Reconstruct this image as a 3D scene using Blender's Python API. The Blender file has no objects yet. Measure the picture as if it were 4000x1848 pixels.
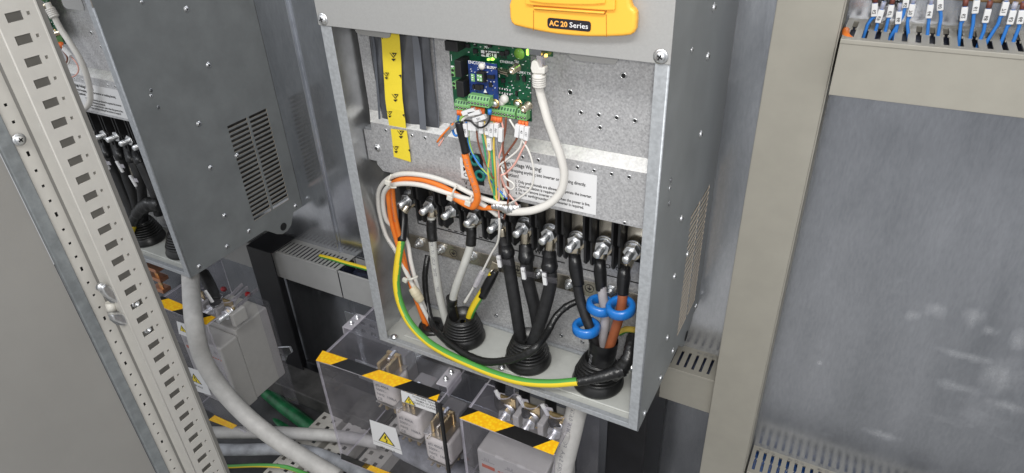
import bpy, bmesh, math, random
from mathutils import Vector, Matrix
random.seed(7)
scene = bpy.context.scene
col = scene.collection
# ------------------------------------------------------------------ camera
CAM = Vector((0.178166, -0.971730, 0.744801))
FPX = 2603.84
RIGHT = Vector((0.88134038, 0.47076658, -0.04022394))
FWD = Vector((-0.41842199, 0.73812383, -0.52924121))
RIGHT = (RIGHT - FWD * RIGHT.dot(FWD)).normalized(); FWD.normalize()
UP = RIGHT.cross(FWD).normalized()
cd = bpy.data.cameras.new('camera'); cam = bpy.data.objects.new('camera', cd); col.objects.link(cam)
cd.sensor_width = 36.0; cd.lens = FPX / 4000 * 36; cd.clip_start = 0.02; cd.clip_end = 60
cam.matrix_world = Matrix(((RIGHT.x, UP.x, -FWD.x, CAM.x), (RIGHT.y, UP.y, -FWD.y, CAM.y), (RIGHT.z, UP.z, -FWD.z, CAM.z), (0, 0, 0, 1)))
scene.camera = cam
scene.render.resolution_x = 1024; scene.render.resolution_y = 473
# ------------------------------------------------------------------ light
world = bpy.data.worlds.new('World'); scene.world = world; world.use_nodes = True
wn = world.node_tree.nodes; wl = world.node_tree.links
bg = wn['Background']
tc = wn.new('ShaderNodeTexCoord'); sx = wn.new('ShaderNodeSeparateXYZ'); wl.new(tc.outputs['Generated'], sx.inputs[0])
mr = wn.new('ShaderNodeMapRange'); mr.inputs[1].default_value = -0.6; mr.inputs[2].default_value = 0.8
wl.new(sx.outputs['Z'], mr.inputs[0])
nz = wn.new('ShaderNodeTexNoise'); nz.inputs['Scale'].default_value = 2.2; nz.inputs['Detail'].default_value = 2
wl.new(tc.outputs['Generated'], nz.inputs['Vector'])
rp = wn.new('ShaderNodeValToRGB')
rp.color_ramp.elements[0].color = (0.56, 0.57, 0.59, 1); rp.color_ramp.elements[1].color = (1.0, 1.03, 1.10, 1)
e = rp.color_ramp.elements.new(0.45); e.color = (0.76, 0.78, 0.81, 1)
ad = wn.new('ShaderNodeMath'); ad.operation = 'MULTIPLY_ADD'; ad.inputs[1].default_value = 1.1; 
sb = wn.new('ShaderNodeMath'); sb.operation = 'SUBTRACT'; sb.inputs[1].default_value = 0.55
wl.new(nz.outputs[0], ad.inputs[0]); wl.new(mr.outputs[0], ad.inputs[2]); wl.new(ad.outputs[0], sb.inputs[0]); wl.new(sb.outputs[0], rp.inputs[0])
wl.new(rp.outputs[0], bg.inputs[0]); bg.inputs[1].default_value = 0.82
def area(name, loc, target, sx_, sy_, power, colr):
    l = bpy.data.lights.new(name, 'AREA'); l.shape = 'RECTANGLE'; l.size = sx_; l.size_y = sy_; l.energy = power; l.color = colr
    o = bpy.data.objects.new(name, l); col.objects.link(o); o.location = loc
    o.rotation_euler = (Vector(target) - Vector(loc)).to_track_quat('-Z', 'Y').to_euler(); return o
area('ceiling_lamp', (0.25, -2.0, 2.45), (-0.3, -0.1, 0.2), 1.5, 0.35, 41, (1.0, 0.985, 0.95))
area('ceiling_lamp', (-1.9, -2.6, 2.7), (-0.6, -0.1, 0.1), 1.5, 0.3, 24, (0.93, 0.96, 1.0))
area('phone_flash', (0.20, -1.0, 0.77), (-0.35, -0.1, 0.15), 0.05, 0.05, 4.0, (1.0, 0.97, 0.93))
vs = scene.view_settings; vs.view_transform = 'Standard'; vs.look = 'None'; vs.exposure = -0.09; vs.gamma = 1; vs.use_curve_mapping = False
scene.cycles.max_bounces = 10; scene.cycles.transparent_max_bounces = 24
scene.cycles.caustics_reflective = False; scene.cycles.caustics_refractive = False
scene.cycles.use_denoising = True
# ------------------------------------------------------------------ pixel -> place (4000 px wide photograph)
def ray(u, v):
    return FWD + RIGHT * ((u - 2000) / FPX) - UP * ((v - 924) / FPX)
def P(u, v, X=None, Y=None, Z=None):
    d = ray(u, v)
    if X is not None: t = (X - CAM.x) / d.x
    elif Y is not None: t = (Y - CAM.y) / d.y
    else: t = (Z - CAM.z) / d.z
    return CAM + d * t
def Ppl(u, v, p0, n):
    d = ray(u, v); return CAM + d * ((Vector(p0) - CAM).dot(n) / d.dot(n))
def crop(ox, oy, s): return lambda x, y: (ox + x * s, oy + y * s)
def V(*a): return Vector(a)
# ------------------------------------------------------------------ materials
MATS = {}
def mat(name, base, rough=0.5, metal=0.0, var=0.0, vscale=40, bump=0.0, bscale=200, emit=None, estr=0, coat=0, spec=0.5, rvar=0.0, stretch=None, base2=None, ramp=(0.35, 0.65), dist=0.001):
    m = bpy.data.materials.new(name); m.use_nodes = True; n = m.node_tree.nodes; l = m.node_tree.links
    b = n['Principled BSDF']; b.inputs['Roughness'].default_value = rough; b.inputs['Metallic'].default_value = metal
    b.inputs['Specular IOR Level'].default_value = spec
    base = (base, base, base) if isinstance(base, (int, float)) else base
    b.inputs['Base Color'].default_value = (*base, 1)
    if coat: b.inputs['Coat Weight'].default_value = coat; b.inputs['Coat Roughness'].default_value = 0.15
    if emit: b.inputs['Emission Color'].default_value = (*emit, 1); b.inputs['Emission Strength'].default_value = estr
    t = n.new('ShaderNodeTexCoord'); vec = t.outputs['Object']
    if stretch:
        mp = n.new('ShaderNodeMapping'); mp.inputs['Scale'].default_value = stretch; l.new(vec, mp.inputs[0]); vec = mp.outputs[0]
    if var or base2 or rvar:
        nt = n.new('ShaderNodeTexNoise'); nt.inputs['Scale'].default_value = vscale; nt.inputs['Detail'].default_value = 5; nt.inputs['Roughness'].default_value = 0.6
        l.new(vec, nt.inputs['Vector'])
        cr = n.new('ShaderNodeValToRGB'); cr.color_ramp.elements[0].position = ramp[0]; cr.color_ramp.elements[1].position = ramp[1]
        c2 = base2 if base2 else tuple(min(1, c * (1 + var)) for c in base); c1 = base if base2 else tuple(c * (1 - var) for c in base)
        cr.color_ramp.elements[0].color = (*c1, 1); cr.color_ramp.elements[1].color = (*c2, 1)
        l.new(nt.outputs[0], cr.inputs[0])
        if var or base2: l.new(cr.outputs[0], b.inputs['Base Color'])
        if rvar:
            ma = n.new('ShaderNodeMath'); ma.operation = 'MULTIPLY_ADD'; ma.inputs[1].default_value = rvar; ma.inputs[2].default_value = rough - rvar / 2
            l.new(nt.outputs[0], ma.inputs[0]); l.new(ma.outputs[0], b.inputs['Roughness'])
    if bump:
        nb = n.new('ShaderNodeTexNoise'); nb.inputs['Scale'].default_value = bscale; nb.inputs['Detail'].default_value = 3
        l.new(vec, nb.inputs['Vector'])
        bn = n.new('ShaderNodeBump'); bn.inputs['Strength'].default_value = bump; bn.inputs['Distance'].default_value = dist
        l.new(nb.outputs[0], bn.inputs['Height']); l.new(bn.outputs[0], b.inputs['Normal'])
    MATS[name] = m; return m
def plate_mat(name, tint, rough, seed, smudge=None):
    """rolled galvanised sheet: soft streaks, scuffs and dusty rub marks"""
    m = mat(name, tint, rough, 0.92); n = m.node_tree.nodes; l = m.node_tree.links; b = n['Principled BSDF']
    t = n.new('ShaderNodeTexCoord')
    def noise(scale, sc, det=4):
        mp = n.new('ShaderNodeMapping'); mp.inputs['Scale'].default_value = sc; mp.inputs['Location'].default_value = (seed, seed * .7, seed * .3); l.new(t.outputs['Object'], mp.inputs[0])
        q = n.new('ShaderNodeTexNoise'); q.inputs['Scale'].default_value = scale; q.inputs['Detail'].default_value = det; q.inputs['Roughness'].default_value = 0.65; l.new(mp.outputs[0], q.inputs['Vector']); return q
    n1 = noise(9, (1, 1, .3)); n2 = noise(260, (1, 1, .25)); n3 = noise(4, (1.2, 1, 2.2), 6); n4 = noise(900, (.4, 1, 1))
    c1 = n.new('ShaderNodeValToRGB'); c1.color_ramp.elements[0].position = .3; c1.color_ramp.elements[1].position = .75
    c1.color_ramp.elements[0].color = (tint[0] * .74, tint[1] * .75, tint[2] * .77, 1); c1.color_ramp.elements[1].color = (tint[0] * 1.12, tint[1] * 1.12, tint[2] * 1.14, 1); l.new(n1.outputs[0], c1.inputs[0])
    mx = n.new('ShaderNodeMixRGB'); mx.blend_type = 'MULTIPLY'; mx.inputs[0].default_value = .30
    c2 = n.new('ShaderNodeValToRGB'); c2.color_ramp.elements[0].color = (.45, .45, .47, 1); c2.color_ramp.elements[0].position = .3; c2.color_ramp.elements[1].position = .7; l.new(n2.outputs[0], c2.inputs[0])
    l.new(c1.outputs[0], mx.inputs[1]); l.new(c2.outputs[0], mx.inputs[2])
    # dust: diffuse pale patches in a few places
    c3 = n.new('ShaderNodeValToRGB'); c3.color_ramp.elements[0].position = .62; c3.color_ramp.elements[1].position = .80; l.new(n3.outputs[0], c3.inputs[0])
    mm = n.new('ShaderNodeMath'); mm.operation = 'MULTIPLY'; l.new(c3.outputs[0], mm.inputs[0]); l.new(n4.outputs[0], mm.inputs[1])
    m2 = n.new('ShaderNodeMath'); m2.operation = 'MULTIPLY'; l.new(mm.outputs[0], m2.inputs[0]); m2.inputs[1].default_value = .55
    mc = n.new('ShaderNodeMixRGB'); l.new(m2.outputs[0], mc.inputs[0]); l.new(mx.outputs[0], mc.inputs[1]); mc.inputs[2].default_value = (.62, .62, .62, 1)
    if smudge:
        last = None
        for (c_, r_) in smudge:
            vd = n.new('ShaderNodeVectorMath'); vd.operation = 'SUBTRACT'; l.new(t.outputs['Object'], vd.inputs[0]); vd.inputs[1].default_value = c_
            vm = n.new('ShaderNodeVectorMath'); vm.operation = 'DIVIDE'; l.new(vd.outputs[0], vm.inputs[0]); vm.inputs[1].default_value = (r_[0], 1, r_[1])
            vl = n.new('ShaderNodeVectorMath'); vl.operation = 'LENGTH'; l.new(vm.outputs[0], vl.inputs[0])
            if last is None: last = vl.outputs['Value']
            else:
                mn = n.new('ShaderNodeMath'); mn.operation = 'MINIMUM'; l.new(last, mn.inputs[0]); l.new(vl.outputs['Value'], mn.inputs[1]); last = mn.outputs[0]
        ns = noise(70, (1, 1, .55), 8); na = n.new('ShaderNodeMath'); na.operation = 'MULTIPLY_ADD'; na.inputs[1].default_value = 2.2; l.new(ns.outputs[0], na.inputs[0]); l.new(last, na.inputs[2])
        cs = n.new('ShaderNodeMapRange'); cs.inputs[1].default_value = 2.15; cs.inputs[2].default_value = 1.0; l.new(na.outputs[0], cs.inputs[0])
        m0 = n.new('ShaderNodeMath'); m0.operation = 'MULTIPLY'; m0.inputs[1].default_value = .6; l.new(cs.outputs[0], m0.inputs[0]); mw = n.new('ShaderNodeMath'); mw.operation = 'MULTIPLY'; l.new(m0.outputs[0], mw.inputs[0]); l.new(n4.outputs[0], mw.inputs[1])
        mx2 = n.new('ShaderNodeMath'); mx2.operation = 'MAXIMUM'; l.new(m2.outputs[0], mx2.inputs[0]); l.new(mw.outputs[0], mx2.inputs[1]); m2 = mx2
        l.new(m2.outputs[0], mc.inputs[0])
    l.new(mc.outputs[0], b.inputs['Base Color'])
    ms = n.new('ShaderNodeMath'); ms.operation = 'SUBTRACT'; ms.inputs[0].default_value = .92; l.new(m2.outputs[0], ms.inputs[1]); l.new(ms.outputs[0], b.inputs['Metallic'])
    mr_ = n.new('ShaderNodeMath'); mr_.operation = 'MULTIPLY_ADD'; mr_.inputs[1].default_value = .22; mr_.inputs[2].default_value = rough - .11; l.new(n1.outputs[0], mr_.inputs[0]); l.new(mr_.outputs[0], b.inputs['Roughness'])
    bn = n.new('ShaderNodeBump'); bn.inputs['Strength'].default_value = .12; bn.inputs['Distance'].default_value = .0006; l.new(n2.outputs[0], bn.inputs['Height']); l.new(bn.outputs[0], b.inputs['Normal'])
    return m
M_plate = plate_mat('rolled_zinc', (.76, .78, .81), .20, 1.0)
M_plateR = plate_mat('rolled_zinc_scuffed', (.60, .62, .655), .20, 4.3, [(tuple(P(u, v, Y=-.002)), (a_, c_)) for u, v, a_, c_ in ((3560, 1232, .010, .012), (3655, 1212, .014, .016), (3800, 1245, .016, .020), (3860, 1290, .012, .010), (3790, 1395, .050, .009), (3905, 1465, .026, .036), (3740, 1512, .032, .012), (3925, 1585, .030, .011), (3200, 1418, .006, .006), (3450, 1700, .03, .01), (3980, 1330, .012, .02))])
def spangle_mat():
    m = mat('spangled_zinc', .4, .42, .5); n = m.node_tree.nodes; l = m.node_tree.links; b = n['Principled BSDF']
    t = n.new('ShaderNodeTexCoord')
    vo = n.new('ShaderNodeTexVoronoi'); vo.inputs['Scale'].default_value = 480; l.new(t.outputs['Object'], vo.inputs['Vector'])
    no = n.new('ShaderNodeTexNoise'); no.inputs['Scale'].default_value = 330; no.inputs['Detail'].default_value = 3; l.new(t.outputs['Object'], no.inputs['Vector'])
    sp = n.new('ShaderNodeSeparateColor'); l.new(vo.outputs['Color'], sp.inputs[0])
    ma = n.new('ShaderNodeMath'); ma.operation = 'MULTIPLY_ADD'; ma.inputs[1].default_value = .35; l.new(sp.outputs[0], ma.inputs[0]); l.new(no.outputs[0], ma.inputs[2])
    cr = n.new('ShaderNodeValToRGB'); cr.color_ramp.elements[0].position = .25; cr.color_ramp.elements[1].position = 1.0
    cr.color_ramp.elements[0].color = (.38, .38, .39, 1); cr.color_ramp.elements[1].color = (.70, .70, .71, 1)
    l.new(ma.outputs[0], cr.inputs[0]); l.new(cr.outputs[0], b.inputs['Base Color'])
    m2 = n.new('ShaderNodeMath'); m2.operation = 'MULTIPLY_ADD'; m2.inputs[1].default_value = .16; m2.inputs[2].default_value = .34; l.new(sp.outputs[1], m2.inputs[0]); l.new(m2.outputs[0], b.inputs['Roughness'])
    return m
M_spangle = spangle_mat()
M_bend = mat('lit_zinc_bend', (.86, .85, .82), .36, .7, var=.12, vscale=260, bump=.2, bscale=500)  # paler than the sheet: light caught by the upward bend put into colour
M_drive = mat('grey_textured_paint', (.255, .27, .275), .38, 0, var=.10, vscale=14, bump=.25, bscale=900, rvar=.12)
M_side_in = mat('inner_sheet_zinc', (.58, .59, .60), .33, .85, var=.18, vscale=18, rvar=.15)
M_flange = mat('flange_zinc', (.42, .44, .46), .5, .35, var=.12, vscale=200)
M_cover = mat('pale_grey_paint', (.33, .33, .325), .5, 0, var=.035, vscale=500, bump=.15, bscale=1400)
M_tray = mat('tray_paint', (.52, .53, .50), .42, .1, var=.08, vscale=22, bump=.08, bscale=300)
M_beige = mat('beige_pvc', (.345, .328, .282), .48, 0, var=.03, vscale=30, bump=.05, bscale=500)
M_duct = mat('grey_duct_pvc', (.36, .36, .355), .5, 0, var=.03, vscale=30)
M_rail = mat('cream_paint', (.62, .60, .555), .42, 0, var=.03, vscale=40, bump=.08, bscale=900)
M_door = mat('door_grey_paint', (.33, .32, .30), .5, 0, var=.04, vscale=6, bump=.12, bscale=1200)
M_doorzinc = mat('door_zinc_strip', (.27, .29, .30), .5, .3, var=.15, vscale=60)
M_blackm = mat('black_paint_steel', (.012, .012, .014), .38, 0, var=.3, vscale=20)
M_rubber = mat('black_rubber', (.014, .014, .014), .33, 0, var=.3, vscale=80, bump=.05, bscale=300)
M_black = mat('black_plastic', (.013, .013, .014), .5, 0)
M_cableblk = mat('black_cable_jacket', (.014, .014, .015), .55, 0, var=.35, vscale=120, bump=.1, bscale=500)
M_shrink = mat('black_heat_shrink', (.010, .010, .011), .32, 0, var=.3, vscale=60)
M_tapeblk = mat('black_insulating_tape', (.011, .011, .011), .34, 0, bump=.5, bscale=90, dist=.003)
M_greycab = mat('pale_grey_cable', (.50, .50, .47), .45, 0, var=.04, vscale=60)
M_bigcab = mat('grey_power_cable', (.47, .46, .44), .55, 0, var=.09, vscale=45, bump=.12, bscale=350)
M_bigcab2 = mat('dirty_grey_cable', (.30, .31, .33), .6, 0, var=.3, vscale=30, bump=.2, bscale=200)
M_white = mat('white_cable', (.70, .68, .64), .42, 0)
M_whitep = mat('white_label_stock', (.74, .74, .745), .5, 0)
M_orange = mat('orange_cable', (.80, .20, .025), .45, 0, var=.05, vscale=60)
M_orangep = mat('orange_ferrule', (.78, .16, .03), .45)
M_brownor = mat('rust_orange_cable', (.29, .085, .032), .5, 0, var=.1, vscale=50)
M_grey2 = mat('mid_grey_cable', (.36, .34, .35), .5, 0, var=.1, vscale=50)
M_yel = mat('cable_yellow', (.80, .60, .03), .42)
M_grn = mat('cable_green', (.08, .33, .06), .42)
M_blue = mat('bright_blue_coating', (.012, .165, .54), .30, coat=.3)
M_bluew = mat('blue_wire', (.03, .19, .58), .42)
M_grnw = mat('green_wire', (.05, .36, .16), .42)
M_lgrnw = mat('light_green_wire', (.30, .52, .12), .42)
M_yelw = mat('yellow_wire', (.72, .52, .09), .42)
M_pinkw = mat('pink_wire', (.74, .40, .34), .42)
M_brnw = mat('brown_wire', (.20, .065, .035), .42)
M_greyw = mat('grey_wire', (.30, .30, .31), .42)
M_lug = mat('tinned_copper', (.74, .66, .52), .26, .95, var=.12, vscale=90)
M_bolt = mat('zinc_plated_steel', (.86, .87, .88), .34, 1.0, var=.12, vscale=200)
M_boltd = mat('dull_zinc_bolt', (.42, .43, .45), .32, 1.0)
M_bar = mat('nickel_bar', (.50, .46, .39), .27, .95, var=.12, vscale=60)
M_brass = mat('brass', (.66, .50, .25), .32, .95, var=.15, vscale=60)
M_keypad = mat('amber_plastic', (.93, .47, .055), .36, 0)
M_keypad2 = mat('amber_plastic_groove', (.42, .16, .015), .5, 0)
M_plateblk = mat('nameplate_black', (.018, .016, .022), .35)
M_textw = mat('print_white', (.78, .78, .80), .5)
M_texto = mat('print_orange', (.86, .42, .09), .5)
M_ink = mat('print_black', (.012, .012, .014), .6)
M_inkr = mat('print_red', (.50, .10, .05), .6)
M_inkg = mat('print_grey', (.20, .20, .21), .6)
M_pcb = mat('green_circuit_board', (.006, .075, .033), .33, 0, var=.35, vscale=70, coat=.2)
M_pcbd = mat('dark_green_trace', (.004, .055, .026), .33)
M_pcbb = mat('blue_circuit_board', (.012, .035, .16), .33, 0, var=.3, vscale=110, coat=.2)
M_term = mat('green_terminal_plastic', (.19, .42, .16), .42)
M_gdot = mat('green_sticker', (.20, .42, .06), .5)
M_gold = mat('gold_pad', (.55, .40, .16), .3, .9)
M_ledg = mat('green_led', (.3, .9, .1), .3, emit=(.35, 1.0, .08), estr=3.5)
M_ledy = mat('amber_led', (1, .6, .1), .3, emit=(1.0, .62, .12), estr=4)
M_teal = mat('teal_ferrite', (.012, .20, .17), .4)
M_bag = mat('static_shielding_film', (.115, .12, .135), .20, .35, var=.3, vscale=12, bump=.45, bscale=22, dist=.006, coat=.7)
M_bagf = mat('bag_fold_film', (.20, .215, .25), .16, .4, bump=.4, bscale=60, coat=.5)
M_yelt = mat('yellow_tape', (.84, .66, .045), .45, 0, var=.02, vscale=300)
M_white_cer = mat('white_ceramic', (.84, .80, .74), .35, 0, var=.05, vscale=40)
M_fusemet = mat('fuse_end_plate', (.62, .59, .54), .35, .9, var=.1, vscale=80)
M_fuse_base = mat('fuse_base_grey', (.30, .30, .30), .5)
M_body = mat('breaker_grey_plastic', (.46, .45, .43), .45, 0, var=.03, vscale=60, bump=.05, bscale=800)
M_beam = mat('white_perforated_steel', (.55, .53, .49), .4, .1, var=.06, vscale=40)
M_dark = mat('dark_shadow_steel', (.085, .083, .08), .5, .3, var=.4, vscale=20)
M_floor = mat('cabinet_base_paint', (.055, .055, .057), .6, 0, var=.5, vscale=10)
M_greenh = mat('green_hose', (.012, .13, .045), .4, 0, var=.4, vscale=25)
M_cu = mat('copper', (.62, .30, .18), .3, .95)
M_tie = mat('nylon_tie', (.66, .64, .58), .4)
M_glue = mat('yellowed_tape', (.60, .53, .38), .5, 0, bump=.3, bscale=120)
M_red = mat('red_plastic', (.45, .01, .015), .4)
M_dinw = mat('rusty_terminal', (.22, .14, .07), .5, .4, var=.5, vscale=60)
M_cut = mat('cut_steel_edge', (.56, .49, .40), .5, .1)
M_fill = mat('shaded_wire_fill', (.012, .016, .035), .5, 0, var=.8, vscale=120)
M_fill2 = mat('packed_blue_wires', (.012, .05, .17), .45, 0, var=.9, vscale=160, stretch=(3, 1, 1))
M_hole = mat('hole_dark', (.01, .01, .011), .7)
def hazard_mat():
    m = mat('reflective_yellow', (.95, .52, .01), .35, 0); n = m.node_tree.nodes; l = m.node_tree.links; b = n['Principled BSDF']
    t = n.new('ShaderNodeTexCoord'); vo = n.new('ShaderNodeTexVoronoi'); vo.inputs['Scale'].default_value = 190; l.new(t.outputs['Object'], vo.inputs['Vector'])
    cr = n.new('ShaderNodeValToRGB'); cr.color_ramp.elements[0].position = .1; cr.color_ramp.elements[1].position = .65
    cr.color_ramp.elements[0].color = (1.0, .69, .02, 1); cr.color_ramp.elements[1].color = (.93, .47, .008, 1)
    l.new(vo.outputs['Distance'], cr.inputs[0]); l.new(cr.outputs[0], b.inputs['Base Color'])
    return m
M_haz = hazard_mat()
M_hazk = mat('hazard_black', (.010, .010, .011), .38, 0, bump=.4, bscale=500)
def acrylic(name, haze, tint, edge=False):
    m = bpy.data.materials.new(name); m.use_nodes = True; n = m.node_tree.nodes; l = m.node_tree.links
    n.remove(n['Principled BSDF']); out = n['Material Output']
    tr = n.new('ShaderNodeBsdfTransparent'); tr.inputs[0].default_value = (*tint, 1)
    df = n.new('ShaderNodeBsdfDiffuse'); df.inputs[0].default_value = (.72, .70, .74, 1)
    gl = n.new('ShaderNodeBsdfGlossy'); gl.inputs['Roughness'].default_value = .06
    tcx = n.new('ShaderNodeTexCoord'); nn = n.new('ShaderNodeTexNoise'); nn.inputs['Scale'].default_value = 24; nn.inputs['Detail'].default_value = 5; l.new(tcx.outputs['Object'], nn.inputs['Vector'])
    mul = n.new('ShaderNodeMath'); mul.operation = 'MULTIPLY'; mul.inputs[1].default_value = haze * 2; l.new(nn.outputs[0], mul.inputs[0])
    m1 = n.new('ShaderNodeMixShader'); l.new(mul.outputs[0], m1.inputs[0]); l.new(tr.outputs[0], m1.inputs[1]); l.new(df.outputs[0], m1.inputs[2])
    fr = n.new('ShaderNodeFresnel'); fr.inputs[0].default_value = 1.45
    m2 = n.new('ShaderNodeMixShader'); ge = n.new('ShaderNodeNewGeometry'); iv = n.new('ShaderNodeMath'); iv.operation = 'SUBTRACT'; iv.inputs[0].default_value = 1; l.new(ge.outputs['Backfacing'], iv.inputs[1])
    mf = n.new('ShaderNodeMath'); mf.operation = 'MULTIPLY'; l.new(fr.outputs[0], mf.inputs[0]); l.new(iv.outputs[0], mf.inputs[1]); l.new(mf.outputs[0], m2.inputs[0]); l.new(m1.outputs[0], m2.inputs[1]); l.new(gl.outputs[0], m2.inputs[2])
    l.new(m2.outputs[0], out.inputs[0]); MATS[name] = m; return m
M_acr = acrylic('clear_acrylic', .026, (.95, .945, .965))
M_acre = acrylic('acrylic_edge', .48, (.85, .83, .87))
# ------------------------------------------------------------------ mesh builder
class B:
    def __init__(s): s.v = []; s.f = []; s.m = []; s.sm = []
    def add(s, vs_, fs, mi=0, smooth=False):
        o = len(s.v); s.v += [tuple(x) for x in vs_]
        for f in fs: s.f.append(tuple(o + i for i in f)); s.m.append(mi); s.sm.append(smooth)
        return s
    def box(s, x0, x1, y0, y1, z0, z1, mi=0):
        vs_ = [(x, y, z) for x in (x0, x1) for y in (y0, y1) for z in (z0, z1)]
        return s.add(vs_, [(0, 1, 3, 2), (4, 6, 7, 5), (0, 4, 5, 1), (2, 3, 7, 6), (0, 2, 6, 4), (1, 5, 7, 3)], mi)
    def obox(s, c, U, Vv, N, mi=0):
        """box from centre and three half-extent vectors"""
        c = Vector(c); vs_ = [c + U * a + Vv * b + N * d for a in (-1, 1) for b in (-1, 1) for d in (-1, 1)]
        return s.add(vs_, [(0, 1, 3, 2), (4, 6, 7, 5), (0, 4, 5, 1), (2, 3, 7, 6), (0, 2, 6, 4), (1, 5, 7, 3)], mi)
    def prism(s, pts, off, mi=0, mi_side=None):
        """polygon (world points) extruded by vector off"""
        off = Vector(off); n = len(pts); a = [Vector(p) for p in pts]; vs_ = a + [p + off for p in a]
        s.add(vs_, [tuple(range(n))[::-1], tuple(range(n, 2 * n))], mi)
        o = len(s.v) - 2 * n
        for i in range(n):
            j = (i + 1) % n; s.f.append((o + i, o + j, o + n + j, o + n + i)); s.m.append(mi if mi_side is None else mi_side); s.sm.append(False)
        return s
    def face(s, pts, mi=0): return s.add(pts, [tuple(range(len(pts)))], mi)
    def frame(s, ax):
        ax = ax.normalized(); r = Vector((0, 0, 1)) if abs(ax.z) < .9 else Vector((1, 0, 0))
        u = ax.cross(r).normalized(); return u, ax.cross(u).normalized()
    def cyl(s, p0, p1, r0, r1=None, n=16, mi=0, cap=True, rot=0, smooth=True):
        p0 = Vector(p0); p1 = Vector(p1); r1 = r0 if r1 is None else r1; u, w = s.frame(p1 - p0)
        vs_ = []
        for p, r in ((p0, r0), (p1, r1)):
            for i in range(n):
                a = rot + 2 * math.pi * i / n; vs_.append(p + u * (r * math.cos(a)) + w * (r * math.sin(a)))
        s.add(vs_, [(i, (i + 1) % n, n + (i + 1) % n, n + i) for i in range(n)], mi, smooth)
        if cap: 
            o = len(s.v) - 2 * n
            for f in (tuple(range(n))[::-1], tuple(range(n, 2 * n))): s.f.append(tuple(o + i for i in f)); s.m.append(mi); s.sm.append(False)
        return s
    def lathe(s, p0, ax, prof, n=32, mi=0, smooth=True, closed=False):
        p0 = Vector(p0); ax = Vector(ax).normalized(); u, w = s.frame(ax); vs_ = []
        for r, h in prof:
            for i in range(n):
                a = 2 * math.pi * i / n; vs_.append(p0 + ax * h + u * (r * math.cos(a)) + w * (r * math.sin(a)))
        k = len(prof); fs = []
        for j in range(k - 1 if not closed else k):
            jj = (j + 1) % k
            for i in range(n): fs.append((j * n + i, j * n + (i + 1) % n, jj * n + (i + 1) % n, jj * n + i))
        return s.add(vs_, fs, mi, smooth)
    def tube(s, pts, r, n=12, mi=0, stripe=None, stripe_mi=1, steps=8, cap=True, lump=0):
        pts, rs = smooth_path(pts, r, steps); t0 = (pts[1] - pts[0]).normalized(); u, w = s.frame(t0); vs_ = []; prev = t0; ring = []
        for i, p in enumerate(pts):
            t = (pts[min(i + 1, len(pts) - 1)] - pts[max(i - 1, 0)]).normalized()
            q = prev.rotation_difference(t); u = q @ u; w = t.cross(u).normalized(); u = w.cross(t).normalized(); prev = t
            rr = rs[i] * (1 + (random.uniform(-lump, lump) if lump else 0))
            for k in range(n):
                a = 2 * math.pi * k / n; vs_.append(p + u * (rr * math.cos(a)) + w * (rr * math.sin(a)))
            ring.append((u.copy(), w.copy()))
        o = len(s.v); s.v += [tuple(x) for x in vs_]
        for i in range(len(pts) - 1):
            for k in range(n):
                a = 2 * math.pi * (k + .5) / n; nm = ring[i][0] * math.cos(a) + ring[i][1] * math.sin(a)
                mm = mi
                if stripe is not None:
                    if nm.dot(stripe) > 0.30: mm = stripe_mi
                s.f.append((o + i * n + k, o + i * n + (k + 1) % n, o + (i + 1) * n + (k + 1) % n, o + (i + 1) * n + k)); s.m.append(mm); s.sm.append(True)
        if cap:
            for f in (tuple(range(n))[::-1], tuple(range((len(pts) - 1) * n, len(pts) * n))): s.f.append(tuple(o + i for i in f)); s.m.append(mi); s.sm.append(False)
        return s
    def grid(s, O, U, Vv, N, th, us, vs_, hole, mi=0, mw=None):
        """perforated sheet: cells of the cut lines us x vs_, cells where hole(i, j) are left open, walls in the holes"""
        O = Vector(O); U = Vector(U); Vv = Vector(Vv); N = Vector(N); nu, nv = len(us), len(vs_)
        idx = {}
        def vid(i, j, k):
            if (i, j, k) not in idx:
                idx[(i, j, k)] = len(s.v); s.v.append(tuple(O + U * us[i] + Vv * vs_[j] + N * (th * k)))
            return idx[(i, j, k)]
        solid = lambda i, j: 0 <= i < nu - 1 and 0 <= j < nv - 1 and not hole(i, j)
        for i in range(nu - 1):
            for j in range(nv - 1):
                if not solid(i, j): continue
                for k in (0, 1):
                    f = (vid(i, j, k), vid(i + 1, j, k), vid(i + 1, j + 1, k), vid(i, j + 1, k)); s.f.append(f if k else f[::-1]); s.m.append(mi); s.sm.append(False)
                for di, dj, a, b in ((-1, 0, (i, j), (i, j + 1)), (1, 0, (i + 1, j), (i + 1, j + 1)), (0, -1, (i, j), (i + 1, j)), (0, 1, (i, j + 1), (i + 1, j + 1))):
                    if not solid(i + di, j + dj):
                        s.f.append((vid(*a, 0), vid(*b, 0), vid(*b, 1), vid(*a, 1))); s.m.append(mi if mw is None else mw); s.sm.append(False)
        return s
    def text(s, txt, O, U, Vv, size, mi=0, align='LEFT', sx=1.0, warp=None, bold=.012, fit=None):
        vs_, fs = text_geo(txt, align, bold)
        if fit: sx = fit / (size * (max(v[0] for v in vs_) - min(v[0] for v in vs_)))
        O = Vector(O); U = Vector(U).normalized(); Vv = Vector(Vv).normalized()
        if warp: return s.add([warp(x * size * sx, y * size) for x, y in vs_], fs, mi)
        return s.add([O + U * (x * size * sx) + Vv * (y * size) for x, y in vs_], fs, mi)
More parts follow.
